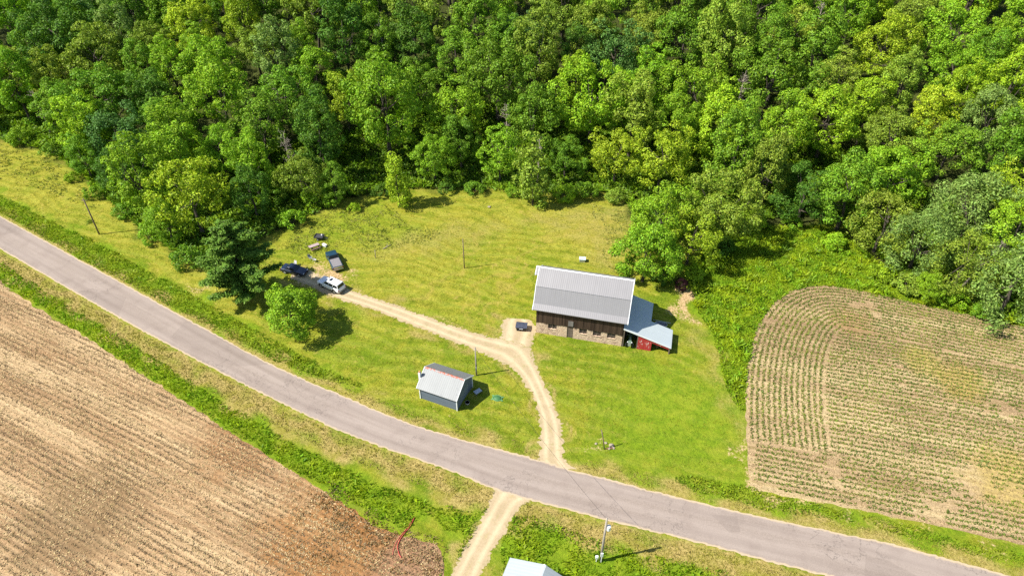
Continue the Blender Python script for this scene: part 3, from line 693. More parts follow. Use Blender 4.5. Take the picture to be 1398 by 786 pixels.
at_crown(566, 118, 'broad', 1, 1.0, 'mid green', 'huge broad mid green tree above the slender yellow-green tree', jitter=0)
at_crown(772, 215, 'rounded', 2, .8, 'mid green', 'mid green tree filling the gap right of the pale slim tree')
at_crown(905, 212, 'loose', 2, 1.25, 'yellow-green', 'wide yellow-green tree at the wood edge above the barn', jitter=0)
at_crown(842, 210, 'loose', 0, 1.05, 'yellow-green', 'smaller yellow-green tree left of the wide one above the barn')
at_crown(882, 348, 'small', 0, 1.22, 'bright green', 'bright rounded tree just behind the barn roof corner', sz=1.1)
at_crown(905, 296, 'rounded', 3, 1.12, 'bright green', 'taller bright tree standing behind the rounded tree at the barn corner')
at_crown(985, 282, 'broad', 1, 1.22, 'olive green', 'spreading olive-yellow tree with grey limbs beside the bramble thicket', jitter=0)
at_crown(945, 322, 'loose', 2, .95, 'yellow-green', 'small yellow-green tree leaning out left of the spreading olive tree')
at_crown(1012, 172, 'loose', 0, .95, 'yellow-green', 'glowing yellow-green tree above the spreading olive tree')
at_crown(1130, 165, 'broad', 2, 1.25, 'lime green', 'very large lime green tree above the bramble thicket', jitter=0)
at_crown(1160, 262, 'rounded', 4, 1.25, 'mid green', 'mid green tree at the back of the bramble thicket')
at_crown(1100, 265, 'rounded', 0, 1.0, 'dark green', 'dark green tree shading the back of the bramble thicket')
at_crown(1052, 225, 'tall', 1, .85, 'blue-green', 'blue-green tree right of the spreading olive tree')
at_crown(1208, 306, 'drooping', 0, 1.1, 'olive green', 'feathery olive tree at the near left end of the crop field wood')
at_crown(1258, 330, 'drooping', 1, 1.12, 'grey-green', 'feathery grey-green tree second along the crop field wood edge')
at_crown(1318, 360, 'drooping', 2, 1.05, 'olive green', 'feathery olive tree beside the leaning dead trunk')
at_crown(1330, 282, 'drooping', 1, 1.25, 'grey-green', 'tall pale grey-green tree behind the leaning dead trunk')
at_crown(1388, 385, 'drooping', 0, 1.2, 'grey-green', 'big drooping grey-green tree right of the leaning dead trunk', jitter=0)
at_crown(1385, 262, 'loose', 2, 1.05, 'yellow-green', 'yellow-green tree above the drooping trees at the far right edge', jitter=0)
at_crown(1270, 390, 'loose', 1, .5, 'lime green', 'low lime tree at the crop field edge below the feathery trees')
at_crown(205, 62, 'broad', 0, 1.0, 'olive green', 'broad olive tree high above the leftmost pole', jitter=0)
at_crown(270, 70, 'tall', 1, 1.05, 'bright green', 'tall bright tree high on slope right of the broad olive tree')
at_crown(430, 100, 'rounded', 0, 1.1, 'bright green', 'large bright round tree midslope above the parked cars')
at_crown(1000, 50, 'rounded', 4, 1.15, 'mid green', 'large mid green round tree near top of wood above the barn')
at_crown(715, 42, 'broad', 3, .9, 'blue-green', 'broad blue-green tree high on the slope above the lawn centre')
at_crown(880, 40, 'rounded', 2, 1.05, 'olive green', 'round olive tree high on the slope above the barn roof')
# fill the rest of the wood
FORMS = ['rounded', 'broad', 'tall', 'loose']
fx0, fy0 = 0, 0
cand = 0
def colname(px):
    return ('above meadow' if px < 180 else 'above corner tree' if px < 340 else 'above parked cars' if px < 500 else 'above left lawn half' if px < 640
            else 'above right lawn half' if px < 780 else 'above barn' if px < 920 else 'above olive tree' if px < 1060 else 'above bramble thicket' if px < 1200 else 'above crop field')
def bandname(py):
    return 'at wood foot' if py > 205 else 'low on slope' if py > 135 else 'halfway up slope' if py > 70 else 'high on slope' if py > 10 else 'along top edge'
FILL = []
GUARD = [(258,285,62),(262,330,60),(728,240,34),(542,255,30),(985,290,66),(890,330,50),(1212,310,40),(1260,330,40),(1320,350,44),(1388,380,44),(48,140,18),(1012,112,16),(372,130,14),(1120,14,14),(520,40,12),(690,150,12),(385,190,16),(1130,190,48),(905,225,45),(590,215,36),(330,300,45),(420,255,40)]
XY = rng.uniform([-190, 95], [190, 300], (26000, 2))
sfd = sdist(forest_poly, XY[:,0], XY[:,1]); ZZ = hz(XY[:,0], XY[:,1])
order = np.arange(len(XY))
tx = [(t[0], t[1], t[2]) for t in TREES]
for k in order:
    if sfd[k] < 3.2: continue
    x, y = XY[k]; z = ZZ[k]
    px, py = pix((x, y, z+8)); 
    if not (-45 < px < 1443 and py > -42 and py < 480): continue
    if any((px-gx)**2+(py-gy)**2 < gr*gr for gx, gy, gr in GUARD): continue
    u = random.random(); right = px > 760+random.uniform(-120, 120)
    form = random.choices(FORMS, (5, 3, 3.2, 1.6 if right else 1.0))[0]
    s = random.uniform(1.05, 1.55)
    if form == 'tall': s *= .95
    rx = {'rounded': 4.6, 'broad': 5.6, 'tall': 3.5, 'loose': 4.6}[form]*s
    ok = True
    for (ax_, ay_, ar) in tx:
        if (ax_-x)**2+(ay_-y)**2 < ((ar+rx)*(.77 if right else .84))**2: ok = False; break
    if not ok: continue
    w = (.4, 2.4, 3.0, .9, 1.7, 1.5, .5, .1) if right else (1.2, 3.4, 2.6, .5, .8, 1.1, .2, .2)
    tone = random.choices(list(TONES), w)[0]
    o = tree(x, y, z, form, random.randrange(9), s, tone, sz=random.uniform(.92, 1.18))
    tx.append((x, y, rx)); FILL.append((px, py, o, form, tone))
ORD = ['first', 'second', 'third', 'fourth', 'fifth', 'sixth', 'seventh', 'eighth', 'ninth']
CNT = ['one', 'two', 'three', 'four', 'five', 'six', 'seven', 'eight', 'nine']
def number_labels(items, mk):
    d = {}
    for it in items: d.setdefault(mk(it), []).append(it)
    for lab, its in d.items():
        its.sort(key=lambda q: q[0])
        for j, it in enumerate(its):
            n = len(its)
            it[2]['label'] = lab if n == 1 else lab+', '+(('leftmost' if j == 0 else 'rightmost' if j == n-1 else 'middle' if n == 3 else ORD[j]+' from left')+' of '+CNT[min(n, 9)-1])
number_labels(FILL, lambda q: f"{q[4]} {NAMES[q[3]]} tree {bandname(q[1])} {colname(q[0])}")
for q in FILL: q[2]['group'] = 'broadleaf trees of the wooded slope'
print('fill trees', len(FILL))
# shrubs
SHR = [(398,300,1.0,'bright green','round bright green shrub behind the dark cart'),(436,270,1.1,'bright green','large bright shrub at wood edge above the dark cart'),(372,268,1.0,'mid green','mid green shrub in the shade left of the large bright shrub'),
 (483,284,.5,'lime green','small lime shrub at the upper left lawn corner'),(768,266,.85,'lime green','lime green shrub right of the pale slim tree'),(700,262,.6,'bright green','low bright shrub left of the pale slim tree'),
 (648,258,.75,'mid green','mid green shrub at the middle of the lawn edge'),(610,256,.7,'dark green','dark green shrub below the vivid round tree'),(800,262,.9,'mid green','mid green shrub above the barn ridge left end'),
 (950,372,.7,'lime green','lime shrub beside the bare earth strip'),(1082,303,.75,'bright green','bright shrub standing in the back of the bramble thicket'),(1205,372,.8,'lime green','lime shrub at the left end of the crop field wood edge'),
 (1240,388,.9,'olive green','olive shrub below the feathery trees'),(1300,408,.85,'lime green','lime shrub at the foot of the leaning dead trunk'),(1345,425,.7,'mid green','mid green shrub right of the leaning dead trunk'),
 (70,205,.9,'mid green','mid green shrub at the top of the left meadow'),(25,186,1.0,'bright green','bright shrub at the far left wood edge'),(130,262,.8,'bright green','bright shrub above the leftmost pole top'),
 (168,288,.8,'mid green','mid green shrub right of the leftmost pole'),(205,322,.85,'bright green','bright green shrub in front of the corner tree'),(255,352,1.0,'mid green','mid green shrub left of the pine'),
 (842,268,.8,'olive green','olive shrub at the top right corner of the lawn'),(520,262,.7,'dark green','dark green shrub left of the slender yellow-green tree'),(1030,300,.9,'lime green','lime green shrub below the spreading olive tree'),
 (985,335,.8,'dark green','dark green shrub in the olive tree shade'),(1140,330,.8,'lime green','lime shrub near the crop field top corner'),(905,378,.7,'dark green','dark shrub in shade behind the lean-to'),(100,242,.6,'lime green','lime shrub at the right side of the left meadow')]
for i, (px, py, s, tone, lab) in enumerate(SHR):
    at_crown(px, py, 'bush', i, s, tone, lab, name='shrub')
# burgundy shrub by the bare earth
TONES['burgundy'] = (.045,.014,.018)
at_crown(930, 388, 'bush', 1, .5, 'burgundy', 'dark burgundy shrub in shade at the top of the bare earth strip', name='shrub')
# white pine
def pine(px, py, label):
    x, y, z = on_terrain(px, py); rt = empty('pine_tree', (x, y, z), .6); Q = []; mb = MB(); Hh = 15.2
    mb.tube([(0,0,-.3),(.1,0,3),(.05,.1,7),(0,0,Hh)], [.3,.24,.14,.03], 8)
    zz = 1.3
    while zz < Hh-.3:
        t = zz/Hh; nb = 6 if t < .8 else 5; L = 6.3*(1-t)**.6*rng.uniform(.7, 1.15)+.3; a0 = rng.uniform(0, 6.28)
        for b in range(nb):
            a = a0+b*2*math.pi/nb+rng.normal(0, .18); l = L*rng.uniform(.45, 1.2); up = .10+.25*t
            d = np.array([math.cos(a), math.sin(a), up]); p0 = np.array([0, 0, zz]); p1 = p0+d*l+np.array([0, 0, .12*l])
            mb.tube([p0, (p0+p1)/2, p1], [.07*(1-t)+.02, .045*(1-t)+.012, .01], 5)
            n = int(150*l)+60; u = rng.uniform(.22, 1.03, n)**.8; side = rng.normal(0, 1, (n, 3))*(.18+.30*(u*(1.15-u))[:,None]*l*.45)*np.array([1, 1, .35])
            C = p0+(p1-p0)*u[:,None]+side
            N = rng.normal(0, .6, (n, 3))+np.array([0, 0, 1.0])+d*.3
            Q.append(leaf_quads(C, N, .22, .40))
        zz += rng.uniform(.62, .95)*(1.15-.5*t)
    cr = link('crown', quads_mesh('crown', np.concatenate(Q), NEEDLE), rt); cr.color = (.135,.235,.028,1)
    mb.build('trunk', BARK, rt, True); tag(rt, label, 'tree')
pine(338, 408, 'dark feathery pine with tiered branches beside the dark sedan')
# bare dead trees
def dead(px, py, h, lean, label, spread=1.6, tall=None):
    x, y, z = on_terrain(px, py, tall or 0); rt = empty('dead_tree', (x, y, z)); mb = MB(); top = Vector((lean[0], lean[1], h))
    mb.tube([(0,0,-.3), top*.5+Vector((.1,.1,0)), top], [.22, .14, .03], 7)
    br = MB()
    for i in range(26):
        t = rng.uniform(.4, .98); b = top*t; d = Vector((rng.normal(), rng.normal(), rng.uniform(.1, 1.0))).normalized()*spread*rng.uniform(.5, 1.2)*(1.25-t*.6)
        br.tube([b, b+d*.55, b+d], [.05, .035, .012], 5)
        for _ in range(3):
            e = b+d*rng.uniform(.4, .9); f = Vector((rng.normal(), rng.normal(), rng.uniform(0, 1))).normalized()*spread*.4; br.tube([e, e+f], [.025, .008], 4)
    mb.build('trunk', DEADWOOD, rt, True); br.build('branch', DEADWOOD, rt, True); tag(rt, label, 'tree', 'dead trees')
dead(1312, 392, 8.5, (4.2, 1.2), 'grey dead tree leaning out of the crop field wood')
dead(48, 135, 11, (.5, -.4), 'bare grey dead tree at the far left of the wood', 2.0, 9)
dead(1012, 112, 13, (.3, -.5), 'bare grey dead tree midslope above the spreading olive tree', 2.2, 11)
dead(388, 195, 11, (.3, -.3), 'bare grey-brown thicket of dead limbs above the parked cars', 2.0, 9)
dead(372, 130, 12, (.6, .2), 'bare brown dead tree midslope above the parked cars', 1.8, 11)
dead(520, 36, 14, (-.4, .2), 'bare grey dead tree high above the left lawn', 1.8, 13)
dead(735, 195, 11, (.2, -.2), 'bare dead top standing behind the pale slim tree', 1.3, 10)
dead(690, 150, 12, (.3, -.4), 'bare dead branches low on the slope above lawn centre', 1.8, 11)
dead(1120, 10, 13, (.3, -.4), 'bare brown dead tree high above the bramble thicket', 2.2, 12)

# ------------------------------------------------------------------ building materials
def roof_metal(name, col, axis_i=0, pitch=.3, rust=None, rough=.5, metal=.2, streak=.08):
    t = NT(name); c = t.co(); sx = t.n('SeparateXYZ'); t.l(c, sx.inputs[0]); x = sx.outputs[axis_i]
    w = t.math('SINE', t.math('MULTIPLY', x, 2*math.pi/pitch))
    sc_ = [.15, .15, .15]; sc_[axis_i] = 3.0
    s = t.noise(t.mapping(c, 0, tuple(sc_)), 1.0, 5, .7); p = t.noise(c, .5, 4, .6)
    k = t.ramp(t.math('ADD', t.math('MULTIPLY', s, .6), t.math('MULTIPLY', p, .4)), .35, .65)
    cl = t.mix(k, tuple(x_*(1-streak) for x_ in col), tuple(min(1, x_*(1+streak*.6)) for x_ in col))
    cl = t.mix(t.math('MULTIPLY', t.ramp(w, -.7, -1.0), .10), cl, tuple(x_*.62 for x_ in col))
    if rust: cl = t.mix(t.ramp(t.noise(c, rust[1], 5, .7), rust[2], rust[2]+.08), cl, rust[0])
    return t.bsdf(cl, rough, metal, .4, t.bump(w, .12, .02))
def plank_mat(name, a, b, axis_i=0, w=.22, peel=None):
    t = NT(name); c = t.co(); sx = t.n('SeparateXYZ'); t.l(c, sx.inputs[0])
    idx = t.math('FLOOR', t.math('DIVIDE', sx.outputs[axis_i], w)); wn = t.n('TexWhiteNoise', noise_dimensions='1D'); t.l(idx, wn.inputs['W'])
    sc_ = [14, 14, .7]; s = t.noise(t.mapping(c, 0, tuple(sc_)), 1.0, 5, .7)
    k = t.math('ADD', t.math('MULTIPLY', wn.outputs['Value'], .5), t.math('MULTIPLY', t.ramp(s, .3, .7), .5))
    cl = t.mix(k, a, b)
    if peel: cl = t.mix(t.ramp(t.noise(t.mapping(c, 0, (2.5, 2.5, 1.1)), 1.0, 6, .75), peel[1], peel[1]+.07), cl, peel[0])
    return t.bsdf(cl, .9, 0, .15, t.bump(s, .4, .02))
def stone_mat():
    t = NT('field_stone'); c = t.co(); mp = t.mapping(c, 0, (1.0, 1.0, 1.7)); v = t.n('TexVoronoi'); t.l(mp, v.inputs['Vector']); v.inputs['Scale'].default_value = 2.3
    e = t.n('TexVoronoi', feature='DISTANCE_TO_EDGE'); t.l(mp, e.inputs['Vector']); e.inputs['Scale'].default_value = 2.3
    s = t.n('SeparateColor'); t.l(v.outputs['Color'], s.inputs[0]); f = t.noise(c, 5, 4, .7)
    cl = t.mix(s.outputs[0], (.44,.29,.185), (.60,.44,.30)); cl = t.mix(t.math('MULTIPLY', t.ramp(s.outputs[1], .7, .9), .8), cl, (.24,.14,.10)); cl = t.mix(t.math('MULTIPLY', f, .35), cl, (.74,.58,.43))
    cl = t.mix(t.ramp(e.outputs['Distance'], .05, .01), cl, (.62,.48,.34))
    return t.bsdf(cl, .92, 0, .15, t.bump(t.ramp(e.outputs['Distance'], 0, .12), .6, .05))
ROOF_GREY = roof_metal('grey_metal_roof', (.245,.236,.235))
ROOF_PALE = roof_metal('pale_metal_roof', (.50,.55,.55), 1, .25, rough=.55)
ROOF_SHED = roof_metal('weathered_metal_roof', (.215,.222,.218), 0, .3, ((.15,.155,.16), 1.6, .62), .6)
ROOF_WHITE = roof_metal('white_metal_roof', (.38,.41,.41), 1, .4)
RUST_CAP = roof_metal('rusty_ridge', (.24,.24,.235), 0, .3, ((.34,.085,.045), 2.6, .45), .6, .1)
WOOD_DARK = plank_mat('dark_boards', (.016,.010,.007), (.10,.064,.042))
WOOD_RED = plank_mat('red_boards', (.30,.022,.022), (.46,.055,.045), 0, .2, ((.60,.50,.46), .55))
WOOD_GREY = plank_mat('grey_boards', (.10,.075,.055), (.21,.165,.125))
STONE = stone_mat()
WHITE = simple('white_paint', (.72,.73,.72), .55, var=.06)
SIDING = plank_mat('slate_siding', (.10,.125,.15), (.13,.155,.185), 2, .18)
DARKIN = simple('dark_interior', (.012,.011,.010), .95)
GLASS = simple('window_glass', (.02,.025,.03), .08, 0, .1, 3, .6)
CONC = simple('concrete', (.42,.39,.34), .9)
PVC = simple('white_plastic', (.70,.71,.70), .4, var=.05)
STEEL = simple('grey_steel', (.22,.23,.24), .45, .6)
GALV = simple('galvanised', (.45,.47,.49), .4, .6)
BLACK = simple('black_plastic', (.015,.015,.017), .5)
RUBBER = simple('rubber', (.012,.012,.012), .85)
SLATE = simple('slate_lid', (.055,.060,.085), .45, var=.35, scale=4)

# ------------------------------------------------------------------ barn
bo = at(731.5, 453.5); bh = heading((731.5,453.5),(848,472.5))
barn = tag(empty('barn', bo, bh), 'stone and dark board barn with long grey metal gambrel roof', 'barn')
BL, BD = 13.36, 9.0
wins = [(1.89,3.26),(6.75,7.94),(8.86,10.1),(11.04,12.3)]; door = (4.87,5.84); ST = 2.3; SILL = 1.25
sw = MB(); xs = 0.0
for a, b, kind in sorted([(a, b, 'w') for a, b in wins]+[(*door, 'd')]):
    sw.box(xs, a, 0, .4, -.4, ST+random.uniform(-.06, .06))
    if kind == 'w': sw.box(a, b, .01, .4, -.4, SILL)
    xs = b
sw.box(xs, BL, 0, .4, -.4, ST); sw.box(0, .4, .402, BD-.402, -.4, ST); sw.box(BL-.4, BL, .402, BD-.402, -.4, ST); sw.box(0, BL, BD-.4, BD, -.4, ST)
sw.build('stone_wall', STONE, barn)
prof = [(-.5,5.05),(.42,5.56),(1.80,7.76),(4.5,9.5),(7.2,7.76),(8.58,5.56),(9.5,5.05)]
bw = MB(); x = 0.0
while x < BL-.05:
    w = min(random.uniform(.18, .30), BL-x); dz = random.uniform(-.10, .08); dy = random.uniform(-.02, .02)
    over = any(a-.1 < x+w/2 < b+.1 for a, b in wins+[door])
    bw.box(x+.006, x+w-.006, -.06+dy, .05+dy, ST+dz-.05, 5.10); x += w
x = 0.0
while x < BL-.05:
    w = min(.26, BL-x); bw.box(x+.005, x+w-.005, BD-.05, BD+.05, ST, 5.10); x += w
gp = [(.06,ST),(.06,5.15),(.50,5.42),(1.88,7.62),(4.5,9.32),(7.12,7.62),(8.50,5.42),(BD-.06,5.15),(BD-.06,ST)]
bw.prism(gp, -.02, .08); bw.prism(gp, BL-.08, BL+.02)
bw.build('board_wall', WOOD_DARK, barn)
def profile_roof(pr, x0, x1, th, mb):
    n = len(pr); up = [(y, z) for y, z in pr]; lo = [(y, z-th) for y, z in pr][::-1]
    return mb.prism(up+lo, x0, x1)
rf = profile_roof(prof, -.5, BL+.5, .09, MB()); rf.build('roof', ROOF_GREY, barn)
profile_roof([(3.35,8.76),(4.5,9.51),(5.65,8.76)], -.95, -.504, .09, MB()).build('hay_hood', ROOF_GREY, barn)
MB().prism([(4.36,9.46),(4.5,9.56),(4.64,9.46),(4.62,9.43),(4.5,9.505),(4.38,9.43)], -.97, BL+.52).build('ridge_cap', WHITE, barn)
def rake(pr, x0, x1, off=.04, h=.2):
    mb = MB()
    for (y0, z0), (y1, z1) in zip(pr, pr[1:]):
        d = Vector((0, y1-y0, z1-z0)).normalized(); 
        mb.hexa([(x0,y0,z0-h+.04),(x1,y0,z0-h+.04),(x1,y0,z0+off),(x0,y0,z0+off)], [(x0,y1,z1-h+.04),(x1,y1,z1-h+.04),(x1,y1,z1+off),(x0,y1,z1+off)])
    return mb
rake(prof, -.60, -.503).build('rake_trim', WHITE, barn); rake(prof, BL+.503, BL+.60).build('rake_trim', WHITE, barn)
rake([(3.35,8.76),(4.5,9.53),(5.65,8.76)], -1.05, -.955).build('rake_trim', WHITE, barn)
seam = MB(); seam.beam((-.49,1.80,7.775),(BL+.49,1.80,7.775),.05,.03); seam.build('roof_seam', STEEL, barn)
SHUT = plank_mat('grey_shutter', (.10,.09,.08), (.24,.22,.20))
for a, b in wins:
    w = MB(); m = (a+b)/2
    for u, v in ((a, a+.08), (m-.05, m+.05), (b-.08, b)): w.box(u+.003, v-.003, .10, .2, SILL+.003, ST-.05)
    w.box(a+.003, b-.003, .095, .2, SILL+.45, SILL+.51)
    wo = w.build('window', WOOD_GREY, barn)
    MB().box(a+.003, b-.003, .22, .26, SILL+.003, ST-.02).build('pane', GLASS, wo)
    MB().box(a-.05, b+.05, -.05, .12, SILL-.06, SILL+.03).build('sill', STONE, wo)
dd = MB()
for k in range(4):
    u0 = door[0]+k*(door[1]-door[0])/4; dd.box(u0+.006, u0+(door[1]-door[0])/4-.006, .08, .15, .02, ST-.07)
dd.box(door[0]+.01, door[1]-.01, .05, .08, .45, .57); dd.box(door[0]+.01, door[1]-.01, .05, .08, 1.55, 1.67)
do = dd.build('door', WOOD_GREY, barn); MB().tube([(door[1]-.15,.03,1.05),(door[1]-.15,.03,1.25)], .018, 6).build('handle', STEEL, do)
MB().box(5.0, 5.8, -.12, -.085, 2.5, 3.5).build('loft_hatch', SHUT, barn)
MB().box(.3, BL-.3, 3, BD-.5, 3.3, 3.4).build('loft_floor', WOOD_DARK, barn)

# lean-to
lt = tag(empty('lean_to_shed', bo, bh), 'low red lean-to shed under a pale metal roof at the barn end', 'shed')
X0, XR, XF = BL+.05, 17.3, 20.75
def lz(x): return 3.72-.318*(x-BL)
LP = [(X0,-.12),(XF,-.12),(XF,4.0),(XR,4.0),(XR,8.4),(X0,8.4)]
top = [(x, y, lz(x)) for x, y in LP]; bot = [(x, y, lz(x)-.07) for x, y in LP]; n = len(LP)
raw('roof', top+bot, [tuple(range(n)), tuple(range(n, 2*n))[::-1]]+[(i, i+n, (i+1) % n+n, (i+1) % n) for i in range(n)], ROOF_PALE, lt)
rw = MB(); x = 15.75
while x < 17.75:
    w = random.uniform(.17, .24); w = min(w, 17.8-x); rw.hexa([(x+.004,-.0,-.1),(x+w-.004,-.0,-.1),(x+w-.004,.05,-.1),(x+.004,.05,-.1)], [(x+.004,-.0,lz(x)-.09),(x+w-.004,-.0,lz(x+w)-.09),(x+w-.004,.05,lz(x+w)-.09),(x+.004,.05,lz(x)-.09)]); x += w
x = 17.8
while x < 20.4:
    w = .21; rw.hexa([(x,-.0,lz(x)-.62),(x+w-.006,-.0,lz(x+w)-.60),(x+w-.006,.05,lz(x+w)-.60),(x,.05,lz(x)-.62)], [(x,-.0,lz(x)-.09),(x+w-.006,-.0,lz(x+w)-.09),(x+w-.006,.05,lz(x+w)-.09),(x,.05,lz(x)-.09)]); x += w
rw.build('front_boards', WOOD_RED, lt)
for px_, py_ in ((20.5,.05),(20.5,3.85),(15.68,.12),(17.15,4.15),(17.15,8.2),(13.55,.05)):
    MB().box(px_-.08, px_+.08, py_-.08, py_+.08, -.2, lz(px_)-.09).build('post', WOOD_GREY, lt)
wl = MB(); wl.hexa([(13.5,8.2,-.1),(17.05,8.2,-.1),(17.05,8.25,-.1),(13.5,8.25,-.1)], [(13.5,8.2,lz(13.5)-.09),(17.05,8.2,lz(17.05)-.09),(17.05,8.25,lz(17.05)-.09),(13.5,8.25,lz(13.5)-.09)])
wl.box(20.6, 20.65, .1, 3.8, -.1, lz(20.6)-.1); wl.hexa([(17.3,3.92,-.1),(20.4,3.92,-.1),(20.4,3.97,-.1),(17.3,3.97,-.1)], [(17.3,3.92,lz(17.3)-.09),(20.4,3.92,lz(20.4)-.09),(20.4,3.97,lz(20.4)-.09),(17.3,3.97,lz(17.3)-.09)])
wl.box(17.2, 17.25, 4.3, 8.1, -.1, lz(17.25)-.1); wl.build('plank_wall', WOOD_GREY, lt)
MB().hexa([(X0,-.16,lz(X0)-.16),(XF,-.16,lz(XF)-.12),(XF,-.122,lz(XF)-.12),(X0,-.122,lz(X0)-.16)], [(X0,-.16,lz(X0)+.03),(XF,-.16,lz(XF)+.02),(XF,-.122,lz(XF)+.02),(X0,-.122,lz(X0)+.03)]).build('fascia', WHITE, lt)
def local(fr, h, x, y, z=0): return Vector((fr.x+x*math.cos(h)-y*math.sin(h), fr.y+x*math.sin(h)+y*math.cos(h), z))
# things in and behind the lean-to
TR_GREEN = simple('faded_green_paint', (.13,.19,.14), .5, var=.3)
tr = tag(empty('tractor', local(bo, bh, 14.55, .15), bh-R(90)), 'old faded green tractor with its nose out of the lean-to bay', 'tractor')
b_ = MB(); b_.box(-1.9, .35, -.24, .24, .62, 1.12); b_.box(-2.5, -1.9, -.38, .38, .5, 1.0); b_.build('body', TR_GREEN, tr, bevel=.05)
MB().box(.355, .42, -.22, .22, .55, 1.15).build('grille', GALV, tr)
MB().tube([(-.3,0,1.12),(-.3,0,1.75)], .035, 8).build('exhaust', STEEL, tr)
MB().tube([(-1.75,0,1.1),(-1.5,0,1.45)], .02, 6).build('steering_column', STEEL, tr)
def wheel(name, parent, x, y, r, w, rim=GALV, rr=.58, z=None):
    z = r if z is None else z
    o = MB().tube([(x,y-w/2,z),(x,y-w*.42,z),(x,y+w*.42,z),(x,y+w/2,z)], [r*.86, r, r, r*.86], 20).build('wheel', RUBBER, parent, False)
    MB().tube([(x,y-w*.53,z),(x,y+w*.53,z)], [r*rr]*2, 16).build('rim', rim, o); return o
for y in (-.55, .55): wheel('wheel', tr, -.05, y, .36, .16)
for y in (-.75, .75): wheel('wheel', tr, -2.1, y, .68, .3)
for y in (-.3, .3): MB().tube([(.2,y,1.2),(.3,y,1.2)], .09, 10).build('headlight', PVC, tr)
tk = tag(empty('stock_tank', local(bo, bh, 18.9, 5.9), bh), 'oval galvanised stock tank in the shade behind the lean-to', 'tank')
el = [(1.0*math.cos(a)*1.0, .5*math.sin(a)) for a in np.linspace(0, 2*math.pi, 28)[:-1]]
m = MB(); n = len(el); vs = [(x*.94, y*.94, 0) for x, y in el]+[(x, y, .6) for x, y in el]+[(x*.93, y*.9, .6) for x, y in el]+[(x*.9, y*.88, .06) for x, y in el]
m.add(vs, [(i+k*n, (i+1) % n+k*n, (i+1) % n+(k+1)*n, i+(k+1)*n) for k in range(3) for i in range(n)]+[tuple(range(n))[::-1], tuple(range(3*n, 4*n))]); m.build('shell', GALV, tk)
pts = [(x, y, .6) for x, y in el]; MB().tube(pts+[pts[0]], .035, 6).build('rim', GALV, tk)
pp = MB().tube([local(bo, bh, 17.6, 7.0, .25), local(bo, bh, 20.4, 6.9, .2)], .06, 8).build('metal_pipe', GALV); tag(pp, 'long metal pipe lying in the shade behind the lean-to', 'pipe')
sh = MB()
for k in range(4): sh.box(-1.0+.05*k, 1.0-.03*k, -.45, .45-.04*k, .002+.07*k, .06+.07*k)
sh = sh.build('board_stack', WOOD_GREY); sh.location = local(bo, bh, 18.6, 4.75); sh.rotation_euler = (0, 0, bh); tag(sh, 'stack of grey boards in the shade against the lean-to', 'boards')
bl = MB().tube([(0,0,0),(0,0,.05),(0,0,.82),(0,0,.88)], [.27,.29,.29,.27], 16).build('barrel', simple('rust_barrel', (.16,.08,.05), .7, .3)); bl.location = local(bo, bh, 18.7, 1.2); tag(bl, 'rusty barrel under the red lean-to roof', 'barrel')
# barn side objects
px_ = at(712, 449); bn = tag(empty('storage_bin', px_, R(-8)), 'dark lidded storage bin on the gravel beside the barn', 'bin')
MB().hexa([(-.72,-.55,.06),(.72,-.55,.06),(.72,.55,.06),(-.72,.55,.06)], [(-.82,-.64,.78),(.82,-.64,.78),(.82,.64,.78),(-.82,.64,.78)]).build('box', BLACK, bn, bevel=.03)
MB().prism([(-.70,.785),(-.70,.84),(0,.93),(.70,.84),(.70,.785)], -.9, .9).build('lid', SLATE, bn)
MB().beam((-.3,-.68,.6),(.3,-.68,.6),.05,.04).build('handle', PVC, bn)
for x in (-.6, .6): MB().box(x-.1, x+.1, -.5, .5, 0, .058).build('skid', STEEL, bn)
wc = tag(empty('well_cover', at(795, 356.5), R(-6)), 'small pale blue box with overhanging lid on lawn behind barn', 'box')
MB().box(-.5, .5, -.38, .38, 0, .6).build('box', GALV, wc, bevel=.03); MB().prism([(-.46,.603),(-.46,.66),(0,.74),(.46,.66),(.46,.603)], -.58, .58).build('lid', simple('pale_blue_paint', (.50,.60,.66), .5, var=.05), wc)

# ------------------------------------------------------------------ blue shed
so = at(574.6, 543.2); shh = heading((574.6,543.2),(624.2,560.1)); SL, SD, SE, SR = 5.75, 4.75, 2.38, 3.92
sd = tag(empty('garden_shed', so, shh), 'slate blue shed with pale metal gable roof and rusty ridge', 'shed')
w = MB(); w.box(0, SL, 0, .12, 0, SE); w.box(0, SL, SD-.12, SD, 0, SE); gp = [(.122,0),(.122,SE),(SD/2,SR-.08),(SD-.122,SE),(SD-.122,0)]
w.prism(gp, 0, .12); w.build('siding', SIDING, sd)
rg = MB(); gp2 = [(.122,0),(.122,SE),(SD/2,SR-.08),(SD-.122,SE),(SD-.122,0),(3.7,0),(3.7,1.95),(1.1,1.95),(1.1,0)]
rg.prism(gp2, SL-.12, SL); rg.build('gable_wall', SIDING, sd)
gd = MB()
for k in range(5): gd.box(SL-.07, SL-.04, 1.11, 3.69, .02+k*.385, .39+k*.385)
gdo = gd.build('garage_door', simple('blue_grey_door', (.16,.19,.22), .5), sd); MB().box(SL-.04, SL-.01, 2.3, 2.5, .5, .54).build('handle', STEEL, gdo)
slp = (SR-SE)/(SD/2)
def sroof(y): return SE+.02+slp*min(y, SD-y)+.03
pr = [(-.32, sroof(-.32)), (SD/2, sroof(SD/2)), (SD+.32, sroof(SD+.32))]
profile_roof(pr, -.32, SL+.14, .07, MB()).build('roof', ROOF_SHED, sd)
MB().prism([(SD/2-.2, sroof(SD/2)-.085), (SD/2, sroof(SD/2)+.035), (SD/2+.2, sroof(SD/2)-.085), (SD/2, sroof(SD/2)+.01)], -.30, SL+.13).build('ridge_cap', RUST_CAP, sd)
